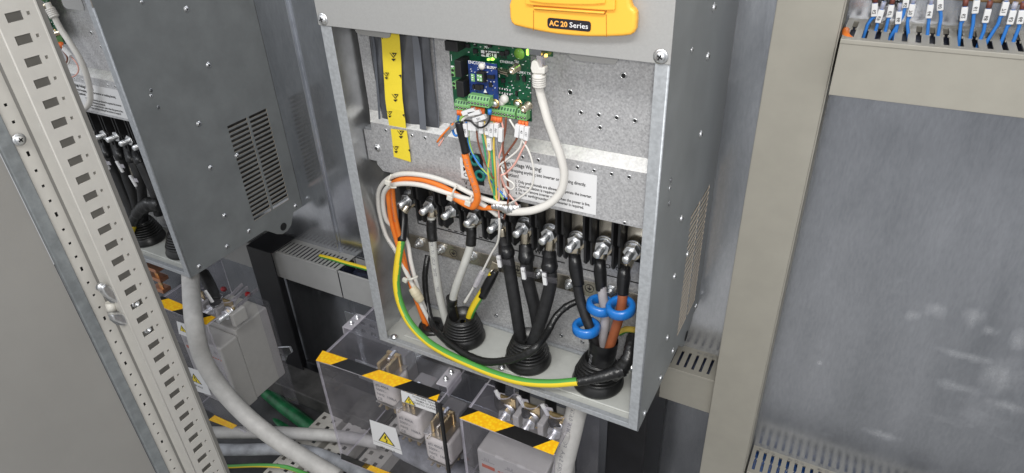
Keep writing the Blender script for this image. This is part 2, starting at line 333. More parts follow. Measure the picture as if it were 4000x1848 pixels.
    def build(s, name, mats, parent=None, bevel=0, label=None, seg=2):
        me = bpy.data.meshes.new(name); me.from_pydata(s.v, [], s.f); mats = mats if isinstance(mats, (list, tuple)) else [mats]
        for m in mats: me.materials.append(m)
        me.polygons.foreach_set('material_index', s.m); me.polygons.foreach_set('use_smooth', s.sm)
        bm = bmesh.new(); bm.from_mesh(me); bmesh.ops.recalc_face_normals(bm, faces=bm.faces); bm.to_mesh(me); bm.free()
        me.update()
        o = bpy.data.objects.new(name, me); col.objects.link(o)
        if parent is not None: o.parent = parent; o.matrix_parent_inverse = parent_inv(parent)
        if bevel:
            b = o.modifiers.new('bevel', 'BEVEL'); b.width = bevel; b.segments = seg; b.limit_method = 'ANGLE'; b.angle_limit = math.radians(50)
        if label: o['label'] = label
        return o
def parent_inv(p):
    return Matrix.Translation(p.location).inverted() if p.parent is None else Matrix.Identity(4)
def top(o):
    while o.parent is not None: o = o.parent
    return o
_tg = {}
def text_geo(txt, align, bold=0):
    k = (txt, align, bold)
    if k not in _tg:
        c = bpy.data.curves.new('t', 'FONT'); c.body = txt; c.size = 1; c.align_x = align; c.resolution_u = 2; c.offset = bold
        o = bpy.data.objects.new('t', c); col.objects.link(o); dg = bpy.context.evaluated_depsgraph_get()
        me = bpy.data.meshes.new_from_object(o.evaluated_get(dg)); _tg[k] = ([(v.co.x, v.co.y) for v in me.vertices], [tuple(p.vertices) for p in me.polygons])
        bpy.data.objects.remove(o); bpy.data.curves.remove(c); bpy.data.meshes.remove(me)
    return _tg[k]
def smooth_path(pts, r, steps=8):
    pts = [Vector(p) for p in pts]; rs = r if isinstance(r, (list, tuple)) else [r] * len(pts)
    if len(pts) == 2 or steps <= 1: return pts, list(rs)
    out = []; ro = []
    for i in range(len(pts) - 1):
        p0 = pts[i - 1] if i else pts[0] * 2 - pts[1]; p1, p2 = pts[i], pts[i + 1]; p3 = pts[i + 2] if i + 2 < len(pts) else p2 * 2 - p1
        for k in range(steps):
            t = k / steps; t2 = t * t; t3 = t2 * t
            out.append(.5 * ((2 * p1) + (p2 - p0) * t + (2 * p0 - 5 * p1 + 4 * p2 - p3) * t2 + (3 * p1 - p0 - 3 * p2 + p3) * t3)); ro.append(rs[i] * (1 - t) + rs[i + 1] * t)
    out.append(pts[-1]); ro.append(rs[-1]); return out, ro
def wirepts(lst, f=None):
    """(u, v, Y) pixel triples, or Vectors, to points"""
    out = []
    for p in lst:
        if isinstance(p, Vector): out.append(p)
        else:
            u, v = (p[0], p[1]) if f is None else f(p[0], p[1]); out.append(P(u, v, Y=p[2]))
    return out
def tag(o, label, cat, group=None, kind=None):
    if label: o['label'] = label
    if cat: o['category'] = cat
    if group: o['group'] = group
    if kind: o['kind'] = kind
    return o
def thing(name, label, cat, loc=(0, 0, 0), group=None):
    o = bpy.data.objects.new(name, None); col.objects.link(o); o.location = loc; o.empty_display_size = .02
    return tag(o, label, cat, group)
def copy_tree(o, parent=None):
    c = o.copy(); col.objects.link(c)
    if parent is not None: c.parent = parent; c.matrix_parent_inverse = o.matrix_parent_inverse.copy()
    for ch in list(o.children): copy_tree(ch, c)
    return c
X_ = V(1, 0, 0); Y_ = V(0, 1, 0); Z_ = V(0, 0, 1)
def screw(b, p, n, r=.004, mi=0, mdark=1, h=.0022, washer=True):
    """pan head cross screw on a surface at p facing n"""
    p = Vector(p); n = Vector(n).normalized()
    if washer: b.lathe(p, n, [(0, 0), (r * 1.35, 0), (r * 1.35, .0006), (r, .0007)], 14, mi)
    b.lathe(p, n, [(r, .0005), (r * .98, h * .5), (r * .7, h * .9), (0, h)], 14, mi)
    u, w = b.frame(n); a = random.uniform(0, 1.5); u2 = u * math.cos(a) + w * math.sin(a); w2 = n.cross(u2)
    for d, e2 in ((u2, w2), (w2, u2)): b.obox(p + n * h, d * (r * .55), e2 * (r * .13), n * .0002, mdark)
# ================================================================== the setting: cabinet back, floor, frame
rf = B().box(-4, 3.5, -5, -.46, -.80, -.76).build('room_floor', mat('concrete_floor', (.34, .335, .32), .45, 0, var=.15, vscale=5)); tag(rf, None, None, kind='structure')
fl = B().box(-2.4, 1.6, -.45, .6, -.66, -.62).build('cabinet_floor', M_floor); tag(fl, None, None, kind='structure')
b = B().box(-.846, .1000, 0, .003, -.62, 1.5); o = b.build('mounting_plate', M_plate); tag(o, 'bluish zinc sheet standing behind the open drive, between ridge and cream duct', 'back plate')
b = B().box(-2.2, -.8485, -.002, .001, -.62, 1.5).box(-.8485, -.8465, -.0075, .001, -.62, 1.5); o = b.build('mounting_plate', M_plate, bevel=.001); tag(o, 'zinc sheet with a raised right edge behind the partly hidden drive', 'back plate')
b = B().box(.1004, 1.6, -.002, .003, -.62, 1.5); o = b.build('mounting_plate', M_plateR); tag(o, 'broad scuffed zinc sheet with pale rub marks right of the cream duct', 'back plate')
# ------------------------------------------------------------------ wiring ducts
def slots(a, b_, pitch, w):
    us = [a]; x = a + pitch * .5
    while x + w < b_: us += [x, x + w]; x += pitch
    return us + [b_]
def duct_h(name, label, x0, x1, ztop, zbot, yf, m, pitch=.0125, w=.0048, wall=True, ups=(.25, .86), pinch=True, open_to=None, fill=None):
    fill = fill or M_fill
    t = thing(name, label, 'wiring duct', ((x0 + x1) / 2, yf / 2, zbot), 'slotted wiring ducts')
    b = B().box(x0, x1, yf, yf + .002, zbot, ztop - .0015); b.box(x0, x1, yf - .0012, yf + .003, ztop - .0042, ztop + .0012)
    b.build('lid', m, t, bevel=.0008)
    us = slots(x0, x1, pitch, w); L = -yf
    vs_ = [0, L * (1 - ups[1]), L * (1 - ups[0]) , L - .0035] if not pinch else [0, L * .16, L * .45, L * .50, L * .86, L - .0035]
    if pinch:
        us = [x0]; x = x0 + pitch * .5
        while x + w < x1: us += [x, x + w * .22, x + w * .78, x + w]; x += pitch
        us.append(x1)
        hole = lambda i, j: (i % 4 in (1, 2, 3) and j in (1, 3) and i > 0) or (i % 4 == 2 and j == 2)
    else: hole = lambda i, j: i % 2 == 1 and j == 1
    if open_to is not None: us = [u for u in us if u >= open_to]; us = us[len(us) % 2:]; hole = lambda i, j: i % 2 == 1 and j == 1
    b = B().grid((0, 0, ztop - .0015), X_, V(0, -1, 0), Z_, .0015, us, vs_, hole)
    b.build('slotted_wall', m, t)
    B().box(x0, x1, yf + .003, -.002, zbot, zbot + .0015).build('bottom_wall', m, t)
    B().box(x0, x1, -.0045, -.0026, zbot + .002, ztop - .002).build('back_wall', m, t)
    B().box(x0 + .001, x1 - .001, yf + .0045, -.0055, zbot + .003, ztop - (.030 if open_to is not None else .010)).build('shaded_wire_fill', fill, t)  # dark block stands in for packed wires and the shade inside the duct
    return t
DT = -.119
t = duct_h('wiring_duct', 'grey slotted duct section beside the black post with its slots closed at the top', -1.25, -.690 - .004 - .11, DT, -.197, -.066, M_duct, pitch=.0118, w=.0052, pinch=False, ups=(.08, .80))
t2 = duct_h('wiring_duct', 'short grey duct section whose broken top wall lets a striped earth wire out', -.800, -.461, DT, -.197, -.066, M_duct, pitch=.0118, w=.0052, pinch=False, ups=(.08, .80), open_to=-.57)
duct_small = duct_h('wiring_duct', 'cream slotted duct low on the plate right of the open drive', -.24, .0585, -.100, -.179, -.068, M_beige, pitch=.0137, w=.0048, pinch=False, ups=(.18, .80))
duct_up = duct_h('wiring_duct', 'broad cream duct along the upper right with blue wires entering its slots', .1402, 1.3, .513, .446, -.108, M_beige, pitch=.0139, w=.0058)
duct_low = duct_h('wiring_duct', 'cream slotted duct at the lower right corner below the scuffed zinc sheet', .1402, 1.3, -.290, -.37, -.070, M_beige, pitch=.0137, w=.0052, fill=M_fill2)
# broken out piece of the left duct top
t = thing('wiring_duct', 'tall cream upright duct dividing the drive from the scuffed zinc sheet', 'wiring duct', (.0975, -.04, -.6), 'slotted wiring ducts')
B().box(.060, .1350, -.082, -.080, -.62, 1.3).build('lid', M_beige, t, bevel=.001)
for s_, xw in ((1, .1352), (-1, .0615)):
    us = slots(-.62, 1.3, .0125, .0050); q = B().grid((xw, 0, 0), Z_, V(0, -1, 0), V(1, 0, 0), .0014, us, [.002, .012, .068, .0795], lambda i, j: i % 2 == 1 and j == 1); q.build('slotted_wall', M_beige, t)
B().box(.064, .1345, -.0036, -.002, -.62, 1.3).build('back_wall', M_beige, t)
# printed marks on the two right ducts
for d, x0, z, n_ in ((duct_small, .012, -.0995, 1), (duct_low, .150, -.2895, 6)):
    q = B()
    for k in range(n_):
        xx = x0 + k * .052
        q.text('ЯU', (xx, -.0105, z + .0003), X_, Y_, .0062); q.lathe((xx + .016, -.008, z + .0002), Z_, [(.0022, 0), (.0030, 0)], 12); q.text('CE', (xx + .023, -.0105, z + .0003), X_, Y_, .005)
    q.build('printing', M_inkg, d)
# ------------------------------------------------------------------ black posts
def post(label, x0, x1, y0, y1, z0, z1, hole=False):
    t = thing('support_post', label, 'steel post', ((x0 + x1) / 2, y0, z0), 'black steel support posts')
    B().box(x0, x1, y0, y1, z0, z1).build('post_body', M_blackm, t, bevel=.003)
    B().box(x0 - .01, x1 + .01, y0 - .012, y1, z0 - .006, z0 - .0005).build('foot', M_blackm, t)
    return t
yp = -.086
pa_, pb_, pc_ = P(962, 966, Y=yp), P(1056, 984, Y=yp), P(1171, 1505, Y=yp)
t = thing('support_post', 'black steel post standing between the partly hidden drive and the grey duct', 'steel post', pc_, 'black steel support posts')
zt = (pa_.z + pb_.z) / 2
B().box(pa_.x, pb_.x, yp, yp + .003, pc_.z, zt).build('front_plate', M_blackm, t, bevel=.001)
B().box(pa_.x, pb_.x, yp + .0032, -.006, zt - .003, zt - .0001).build('top_plate', M_blackm, t, bevel=.0006)
B().box(pa_.x, pa_.x + .003, yp + .0032, -.006, pc_.z, zt - .0032).build('side_plate', M_blackm, t)
B().box(pa_.x - .01, pb_.x + .03, yp - .004, -.006, pc_.z - .006, pc_.z - .0005).build('foot', M_blackm, t)
post('black steel post below the right corner of the open drive', -.110, -.035, -.137, -.008, -.615, -.062)
# ------------------------------------------------------------------ cabinet door with its slotted rail, at the left
dr = thing('cabinet_door', 'grey open cabinet door with zinc edge strip at far left', 'door', (-.78, -.6, -.6))
XR = -.75
yL = P(300, 820, X=XR).y
railL = P(0, 118, X=XR).y; railL2 = P(757, 1848, X=XR).y; railR = P(187, 118, X=XR).y; railR2 = P(877, 1848, X=XR).y
rl = (railL + railL2) / 2 + .002; rr = (railR + railR2) / 2
sl = []
rail = thing('door_rail', 'cream slotted steel rail running down the left foreground', 'rail', (XR, rr, -.6))
z_of = lambda u, v: P(u, v, X=XR).z
za, zb = z_of(54, 66), z_of(293, 629); pit = (za - zb) / 7; hz = pit * .205
zs = []
for k in range(48):
    zc = za + pit * (10 - k)
    zs.append(zc)
zs.sort(); ysl = (P(54, 66, X=XR).y + P(535, 1183, X=XR).y) / 2; hw = (P(86, 60, X=XR).y - P(21, 72, X=XR).y) / 2
hy = (P(110, 51, X=XR).y + P(571, 1160, X=XR).y) / 2; hdz = z_of(110, 51) - za
small = hy
# face with square slots and small round (diamond) holes between slot column and right edge
vsl = [rl, ysl - hw, ysl + hw, small - .0019, small + .0019, rr]
zcuts = []
for zc in zs: zcuts += [(zc - hz, zc + hz, 's'), (zc + hdz - .0022, zc + hdz + .0022, 'h')]
edges = sorted(set([zs[0] - .03, zs[-1] + .03] + [e for a_, b2, _ in zcuts for e in (a_, b2)]))
def rail_hole(i, j):
    m_ = (edges[i] + edges[i + 1]) / 2
    if j == 1: return any(a_ < m_ < b2 for a_, b2, k in zcuts if k == 's')
    if j == 3: return any(a_ < m_ < b2 for a_, b2, k in zcuts if k == 'h')
    return False
B().grid((XR - .0018, 0, 0), Z_, Y_, X_, .0018, edges, vsl, rail_hole).build('rail_face', M_rail, rail)
b = B().box(XR - .030, XR - .0002, rl - .0022, rl - .0002, edges[0], edges[-1]).box(XR - .030, XR - .0002, rr + .0002, rr + .0022, edges[0], edges[-1])
b.cyl((XR - .0022, rl + .0003, edges[0]), (XR - .0022, rl + .0003, edges[-1]), .0024, n=12); b.cyl((XR - .0022, rr - .0003, edges[0]), (XR - .0022, rr - .0003, edges[-1]), .0024, n=12)
b.build('rail_side', M_rail, rail)
for u, v in ((530, 1187), (577, 1288)):
    p = P(u, v, X=XR - .006); q = B(); q.lathe(p, X_, [(0, -.006), (.0075, -.006), (.0075, 0), (.0068, .002), (.003, .002), (.003, -.002), (0, -.002)], 14); q.build('bolt', M_bolt, rail)
# door sheet behind the rail, stepping forward to the left
XB = -.792
yr = rl - .0005
e1a = P(130, 140, X=XB).y; 
y_h0 = P(376, 1240, X=XB).y; y_s0 = P(317, 1240, X=XB).y
B().box(XB - .002, XB, y_h0 + .022, rr + .03, -.75, .9).build('recess_panel', M_door, dr)
us2 = [-.75]; zz = -.74; k = 0
kinds = []
while zz < .88:
    big = (k % 4 == 0); w = .0075 if big else .0042; us2 += [zz, zz + w]; kinds.append(big); zz += .0235; k += 1
us2.append(.9)
B().grid((XB - .001, y_h0, 0), Z_, Y_, X_, .0015, us2, [0, .0085, .0125, .0215], lambda i, j: i % 2 == 1 and j == 1).build('perforated_strip', M_rail, dr)
B().box(XB - .012, XB - .010, y_h0, y_h0 + .03, -.75, .9).build('strip_backing', M_hole, dr)
B().box(XB - .004, XB + .004, y_s0, y_h0 - .001, -.75, .9).build('edge_strip', M_doorzinc, dr, bevel=.0015)
B().box(XB - .004, XB - .001, y_s0 - 1.1, y_s0 - .0015, -.75, .9).build('door_panel', M_door, dr)
p = P(75, 545, X=XB + .001); q = B(); screw(q, P(75, 545, X=XB + .004), X_, .0062, h=.004); q.build('screw', [M_bolt, M_hole], dr)
# hinge fitting behind the rail
hg = thing('hinge_bracket', 'zinc hinge clamp between slotted rail and door edge', 'hinge', P(440, 1190, X=-.77))
f5 = crop(0, 600, .538)
def hp(x, y, X=-.772): u, v = f5(x, y); return P(u, v, X=X)
for pts in ([(700, 960), (730, 930), (765, 950), (830, 1000), (880, 1020), (870, 1075), (800, 1065), (740, 1030), (715, 1000)], [(770, 1160), (800, 1150), (880, 1150), (900, 1190), (920, 1230), (850, 1225), (790, 1200)]):
    B().prism([hp(*p_, X=-.764) for p_ in pts], (.012, 0, 0)).build('clamp_plate', M_bolt, hg, bevel=.003)
for pts in ([(722, 985), (800, 970), (870, 985), (900, 1050), (885, 1085), (790, 1078), (745, 1040)], [(775, 1150), (850, 1140), (905, 1150), (935, 1215), (915, 1245), (835, 1240), (790, 1205)]):
    B().prism([hp(*p_, X=-.768) for p_ in pts], (.007, 0, 0)).build('clamp_body', M_boltd, hg, bevel=.0025)
B().cyl(hp(798, 1080), hp(812, 1150), .0068, n=16).build('sleeve', M_tie, hg)
B().lathe(hp(728, 965, -.760), X_, [(0, 0), (.007, 0), (.006, .005), (0, .006)], 14).build('screw', M_bolt, hg)
# ================================================================== the drive (open inverter in the middle)
W = .46; F = -.32; ZC = .531
dv = thing('motor_drive', 'grey open motor drive with cover lifted off its terminals in the centre', 'motor drive', (-.23, -.16, 0), 'grey motor drives')
# body sheets
b = B(); b.box(-W, -W + .001, F, 0, 0, .95, 0); b.box(-W + .001, -W + .002, F + .0006, 0, .0006, .95, 1)
b.build('side_panel', [M_drive, M_side_in], dv)
B().box(-W, -W + .018, F - .0012, F - .0001, .0, ZC + .05).build('front_flange', M_flange, dv, bevel=.0006)
# right side with vent slots
ya, yb, yg = -.140, -.034, -.086
vz = []; z = .036
us = [F]; us += [ya, yg - .003, yg + .003, yb]; us.append(-.0005)
vs_ = [0.0]
for k in range(22): vs_ += [.036 + k * .0103, .036 + k * .0103 + .0062]
vs_.append(.95)
b = B().grid((-.0017, 0, 0), Y_, Z_, X_, .0017, us, vs_, lambda i, j: i in (1, 3) and j % 2 == 1, 0, 1)
b.build('side_panel', [M_drive, M_cut], dv)
B().box(-.0150, -.0010, F - .0014, F - .0001, 0, ZC + .05).build('front_flange', M_flange, dv, bevel=.0006)
B().cyl((-.0013, F + .0004, 0), (-.0013, F + .0004, ZC), .0019, n=10).build('corner_edge', M_flange, dv)
b = B(); b.prism([V(-.0014, -.118, 0), V(-.0014, -.030, 0), V(-.0014, -.045, -.026), V(-.0014, -.060, -.034), V(-.0014, -.076, -.034), V(-.0014, -.09, -.026)], (.0014, 0, 0)); b.cyl((.0002, -.068, -.018), (.0006, -.068, -.018), .0095, n=18, mi=1)
b.build('foot_tab', [M_drive, M_hole], dv)
b = B()
for y, z in ((-.152, .549), (-.236, .522), (-.155, .492), (-.143, .385), (-.275, .369), (-.200, .287), (-.137, .192), (-.204, .195), (-.020, .012), (-.206, .085), (-.160, .022), (-.222, .018), (-.296, .013)):
    q = B(); big = (y, z) not in ((-.236, .522), (-.275, .369)); screw(q, (.0001, y, z), X_, .0040 if big else .0024, h=.0026 if big else .0012); q.build('screw', [M_bolt, M_hole], dv)
for y, z in ((-.269, .345), (-.272, .378)): q = B(); q.lathe((.0001, y, z), X_, [(.0012, 0), (.003, 0), (.003, .0008), (.0012, .0003)], 12); q.build('rivet', M_boltd, dv)
# added block, dark so the inside looks shaded through slots and gaps
B().box(-.44, -.02, -.185, -.012, .03, .60).build('dark_inner_block', M_dark, dv)
# lower back sheet of the terminal bay and tray
b = B().box(-.457, -.003, -.208, -.2065, .004, .34); b.build('back_sheet', M_spangle, dv)
q = B()
f5c = crop(1700, 1200, .5447); f6b = crop(2100, 1000, .3866); f7b = crop(1450, 1050, .3866)
for f, x, y in ((f5c, 437, 62), (f5c, 903, 203), (f5c, 1055, 250), (f6b, 240, 805), (f7b, 1265, 475), (f5c, 1175, 330)):
    p = P(*f(x, y), Y=-.2081); q = B(); q.lathe(p, V(0, -1, 0), [(0, .0002), (.002, .0002), (.002, .0009), (.0034, .0007), (.0036, 0)], 12); q.build('rivet', M_boltd, dv)
b = B(); b.box(-.458, -.002, F + .0022, -.2075, .0022, .0040); b.build('tray_floor', M_tray, dv)
b = B(); b.box(-.459, -.0012, F - .0008, F + .0012, -.0005, .0085); b.box(-.459, -.0012, F + .0014, F + .010, .0045, .0062); b.build('front_lip', M_flange, dv, bevel=.0006)
b = B(); b.box(-.425, -.205, -.300, -.222, .0041, .0072); b.box(-.199, -.02, -.300, -.222, .0041, .0072); b.build('gland_plate', M_tray, dv, bevel=.0025, seg=3)
b = B().box(-.455, -.004, -.2145, -.2085, .0042, .0085); b.build('rear_lip', M_flange, dv, bevel=.001)
for u, v in ((1540, 1318), (2468, 1436), (1960, 1438)):
    q = B(); p = P(u, v, Z=.0075); q.lathe(p, Z_, [(0, .005), (.003, .005), (.0032, .003), (.0055, .003), (.0055, 0)], 12); q.build('bolt', M_bolt, dv)
# mounting sheet: upper, ledge, lower with tab
YU, YL = -.2630, -.277
b = B(); b.box(-.452, -.003, YU, YU + .0015, .3962, .95)
pl = [(1478, 664), (1440, 618), (1422, 511)]
b.prism([V(-.4415, YL, .3832), V(-.4415, YL, .370), V(-.4565, YL, .370), V(-.4565, YL, .322), V(-.4415, YL, .322), V(-.4415, YL, .316), V(-.432, YL, .3065), V(-.003, YL, .3065), V(-.003, YL, .3832)], (0, .0015, 0))
b.build('mounting_sheet', M_spangle, dv)
B().prism([V(-.452, YU, .3960), V(-.003, YU, .3960), V(-.003, YL, .3834), V(-.4415, YL, .3834)], (0, .0011, -.0011)).build('sheet_bend', M_bend, dv)
fa = crop(1700, 0, .538); fb = crop(1700, 600, .538); fc = crop(900, 0, .5376)
def ring(_, p, r=.0026):
    q = B(); q.lathe(p, V(0, -1, 0), [(r * 1.25, 0), (r * 1.2, .0006), (r * .8, .0007), (r * .78, .0002)], 14, 0); q.cyl(Vector(p) + V(0, -.0001, 0), Vector(p) + V(0, -.0004, 0), r * .8, n=14, mi=1); q.build('threaded_hole', [M_bolt, M_hole], dv)
q = None
for f, x, y, r in ((fa, 1367, 550, .0034), (fa, 980, 670, .0032), (fa, 1058, 817, .0026), (fa, 1187, 835, .0026), (fa, 1317, 855, .0026), (fa, 1450, 877, .0026), (fa, 1197, 927, .0026)): ring(q, P(*f(x, y), Y=YU), r)
for f, x, y in ((fb, 635, 25), (fb, 748, 47), (fb, 1033, 100), (fb, 1153, 123), (fb, 1280, 148), (fb, 1408, 170), (fb, 525, 5), (fc, 1128, 947), (fc, 1318, 985), (fc, 1415, 1003), (fb, 1375, 505)): ring(q, P(*f(x, y), Y=YL), .0022)
q = B(); screw(q, P(1474, 577, Y=YL - .0001), V(0, -1, 0), .0045, h=.003); q.build('screw', [M_bolt, M_hole], dv)
B().box(-.4575, -.443, -.272, -.262, .318, .372).build('sheet_bracket', M_flange, dv)
# pale tabs under the cover edge
for pts in (((1385, 113), (1390, 125), (1402, 135), (1508, 149), (1521, 146), (1526, 129)), ((2222, 213), (2226, 224), (2244, 235), (2388, 252), (2404, 251), (2416, 232))):
    pp = [P(u, v, Y=-.300) for u, v in pts]; pp.append(pp[-1] + Z_ * .03); pp.append(pp[0] + Z_ * .03)
    B().prism(pp, (0, .0015, 0)).build('cover_tab', M_cover, dv)
# terminal bay: insulator, ten terminals
b = B().box(-.457, -.004, -.216, -.2084, .212, .31)
NUT = [(1595, 778), (1682, 803), (1767, 820), (1854, 847), (1945, 870), (2045, 886), (2145, 913), (2248, 942), (2356, 963), (2468, 982)]
NP = [P(u, v, Y=-.237) for u, v in NUT]
b.build('insulator_base', M_black, dv)
for i in range(9):
    xm = (NP[i].x + NP[i + 1].x) / 2; zc = (NP[i].z + NP[i + 1].z) / 2
    for s_ in (-.0048, .0048):
        q = B(); q.prism([V(xm + s_ - .0017, -.2162, zc + .075), V(xm + s_ - .0017, -.247, zc + .075), V(xm + s_ - .0017, -.247, zc + .012), V(xm + s_ - .0017, -.241, zc + .005), V(xm + s_ - .0017, -.241, zc - .030), V(xm + s_ - .0017, -.236, zc - .036), V(xm + s_ - .0017, -.2162, zc - .036)], (.0034, 0, 0)); q.build('barrier', M_black, dv, bevel=.0005)
for i, p in enumerate(NP):
    x, z = p.x, p.z
    bar = B().box(x - .0125, x + .0125, -.2225, -.2195, z - .014, z + .072).build('terminal_bar', M_bar, dv, bevel=.0006)
    q = B(); q.cyl((x, -.219, z), (x, -.2620, z), .0052, n=14)
    for k in range(8): q.lathe((x, -.2425 - k * .0023, z), V(0, -1, 0), [(.0052, 0), (.0059, .0008), (.0052, .0016)], 14)
    q.lathe((x, -.2620, z), V(0, -1, 0), [(.0052, 0), (.0040, .0012), (0, .0012)], 14); q.build('stud', M_bolt, bar)
    q = B(); q.cyl((x, -.2330, z), (x, -.2430, z), .0113, n=6, rot=random.uniform(0, 1), smooth=False); q.build('nut', M_bolt, bar, bevel=.0009)
    q = B(); q.lathe((x, -.2296, z), V(0, -1, 0), [(.0045, 0), (.0136, 0), (.0136, .0016), (.0045, .0016)], 20); q.lathe((x, -.2314, z), V(0, -1, 0), [(.0045, 0), (.0115, 0), (.0115, .0018), (.0045, .0018)], 20); q.build('washer', M_boltd, bar, bevel=.0003)
    q = B(); screw(q, (x + .0005, -.2226, z + .044), V(0, -1, 0), .0052, h=.0022); q.build('bar_screw', [M_bolt, M_hole], bar)
# earth bar and printed lines on the back sheet
f4b = crop(1450, 650, .3866); f5b = crop(1900, 700, .3866)
YB = -.2145
zt = P(*f4b(700, 770), Y=YB).z; zb_ = P(*f4b(700, 900), Y=YB).z
gb = B().box(P(*f4b(385, 760), Y=YB).x, -.012, YB, YB + .003, zb_, zt).build('earth_bar', M_bar, dv, bevel=.0005)
for f, x, y in ((f4b, 480, 780), (f4b, 700, 840), (f4b, 1020, 910), (f4b, 1235, 1045), (f5b, 525, 960), (f5b, 835, 1065), (f6b, 735, 355)):
    p = P(*f(x, y), Y=YB - .004); q = B(); q.lathe(V(p.x, YB - .0002, p.z), V(0, -1, 0), [(.008, 0), (.008, .0012), (0, .0012)], 16); q.cyl(V(p.x, YB - .0015, p.z), V(p.x, YB - .0065, p.z), .0068, n=6, smooth=False); q.cyl(V(p.x, YB - .0066, p.z), V(p.x, YB - .013, p.z), .0036, n=10); q.build('bolt', M_bolt, gb, bevel=.0006)
def earth_mark(q, p, r, mi=0):
    q.lathe(p, V(0, -1, 0), [(r * .92, 0), (r, 0), (r, .0003), (r * .92, .0003)], 20, mi)
    for w_, dz in ((.55, 0), (.36, -.22), (.16, -.44)): q.box(p.x - r * w_, p.x + r * w_, p.y - .0003, p.y, p.z + r * dz - r * .05, p.z + r * dz + r * .05, mi)
    q.box(p.x - r * .05, p.x + r * .05, p.y - .0003, p.y, p.z, p.z + r * .7, mi)
q = B()
for f, x, y in ((f4b, 828, 878), (f5b, 315, 915), (f5b, 1040, 1105)): earth_mark(q, P(*f(x, y), Y=YB - .0003), .0072)
q.build('earth_symbol', M_ink, gb)
q = B(); YP = -.2083
def pline(q, a, c, y, w=.0009):
    d = (c - a); n = Vector((-d.z, 0, d.x)).normalized() * w; q.prism([a - n, c - n, c + n, a + n], (0, -.0003, 0))
p0 = P(*f4b(475, 575), Y=YP); pe = V(-.012, YP, p0.z)
zl = p0.z
pline(q, p0, V(-.285, YP, zl), YP); pline(q, p0, p0 + Z_ * .012, YP)
pline(q, V(-.262, YP, zl - .004), V(-.165, YP, zl - .004), YP); pline(q, V(-.152, YP, zl - .006), V(-.012, YP, zl - .006), YP)
c1 = P(*f4b(765, 605), Y=YP); c2 = P(*f4b(1205, 715), Y=YP)
for c in (c1, c2): q.lathe(c, V(0, -1, 0), [(.0026, 0), (.0036, 0), (.0036, .0003), (.0026, .0003)], 14)
nd = 7
for k in range(nd):
    a = c1.lerp(c2, (k + .15) / nd) - Z_ * .0055; c = c1.lerp(c2, (k + .7) / nd) - Z_ * .0055; pline(q, a, c, YP)
q.text('D+', c1 + V(.0, -.0003, .011), X_, Z_, .011); q.text('D-', c2 + V(-.004, -.0003, .011), X_, Z_, .011)
pw = P(2098, 990, Y=YP); q.text('POWER', pw + V(0, -.0003, 0), X_, Z_, .0118, align='CENTER', fit=.041, bold=.02)
mo = P(2392, 1052, Y=YP); q.text('MOTOR', mo + V(0, -.0003, 0), X_, Z_, .0100, align='CENTER', fit=.041, bold=.02)
q.build('printing', M_ink, dv)
# warning label on the lower sheet
YW = YL - .0004
f3b = crop(1680, 400, .3866)
wl_ = [P(*f3b(690, 540), Y=YW), P(*crop(1700, 600, .538)(1178, 168), Y=YW), P(*crop(1700, 600, .538)(1165, 440), Y=YW), P(*f3b(690, 930), Y=YW)]
x0, x1 = wl_[0].x, (wl_[1].x + wl_[2].x) / 2; z1, z0 = (wl_[0].z + wl_[1].z) / 2, (wl_[2].z + wl_[3].z) / 2
lab = B().box(x0 - .004, x1, YW - .0003, YW + .0003, z0, z1).build('warning_label', M_whitep, dv)
q = B(); hgt = z1 - z0; yy = YW - .0006
def line(s_, fx, fz, size, w_): q.text(s_, (x0 + (x1 - x0) * fx, yy, z1 - hgt * fz), X_, Z_, size, bold=.02, fit=(x1 - x0) * w_)
q.text('!', (x0 + .003, yy, z1 - hgt * .17), X_, Z_, .0085)
line('High Voltage Warning!', .05, .17, .0083, .40); line('Avoid dropping anything into inverter or touching directly.', .03, .315, .0066, .87); line('Caution!', .04, .455, .0076, .17)
for k, (s_, w_) in enumerate((('1. Only professionals are allowed to operate the inverter.', .78), ('2. Good ventilation is required.', .42), ('3. Do not remove inverter cover when the power is live.', .77), ('4. Proper earth/grounding of the inverter is required.', .71))): line(s_, .17, .585 + k * .107, .0060, w_)
q.build('lettering', M_ink, lab)
# filter switch window with its label
pp = [P(*f3b(*c), Y=YW) for c in ((400, 510), (530, 525), (548, 845), (410, 815))]
wdw = B().prism(pp, (0, .0002, 0)).build('filter_window', M_hole, dv)
q = B()
for x, y in ((455, 580), (510, 735)): q.lathe(P(*f3b(x, y), Y=YW - .003), V(0, -1, 0), [(.0045, 0), (.0085, 0), (.0085, .003), (.0045, .003)], 18, closed=True)
q.build('ferrite', M_teal, wdw)
a0 = P(*f3b(300, 555), Y=YW); a1 = P(*f3b(395, 775), Y=YW)
q = B().box(a0.x, a1.x, YW - .0004, YW + .0003, a1.z, a0.z); lb = q.build('filter_label', M_whitep, dv)
q = B(); 
for k, ch in enumerate('EMC'): q.text(ch, (a0.x + .004, yy, a0.z - .011 - k * .0085), X_, Z_, .009)
for k, ch in enumerate('VAR'): q.text(ch, (a0.x + .004, yy, a0.z - .041 - k * .0085), X_, Z_, .009)
for k in range(3): q.text('&@', (a0.x + .0125, yy, a0.z - .011 - k * .0085), X_, Z_, .006); q.text('&@', (a0.x + .0125, yy, a0.z - .041 - k * .0085), X_, Z_, .006)
q.box(a0.x, a1.x, yy - .0001, yy + .0001, a0.z - .0335, a0.z - .0329); q.build('lettering', M_ink, lb)
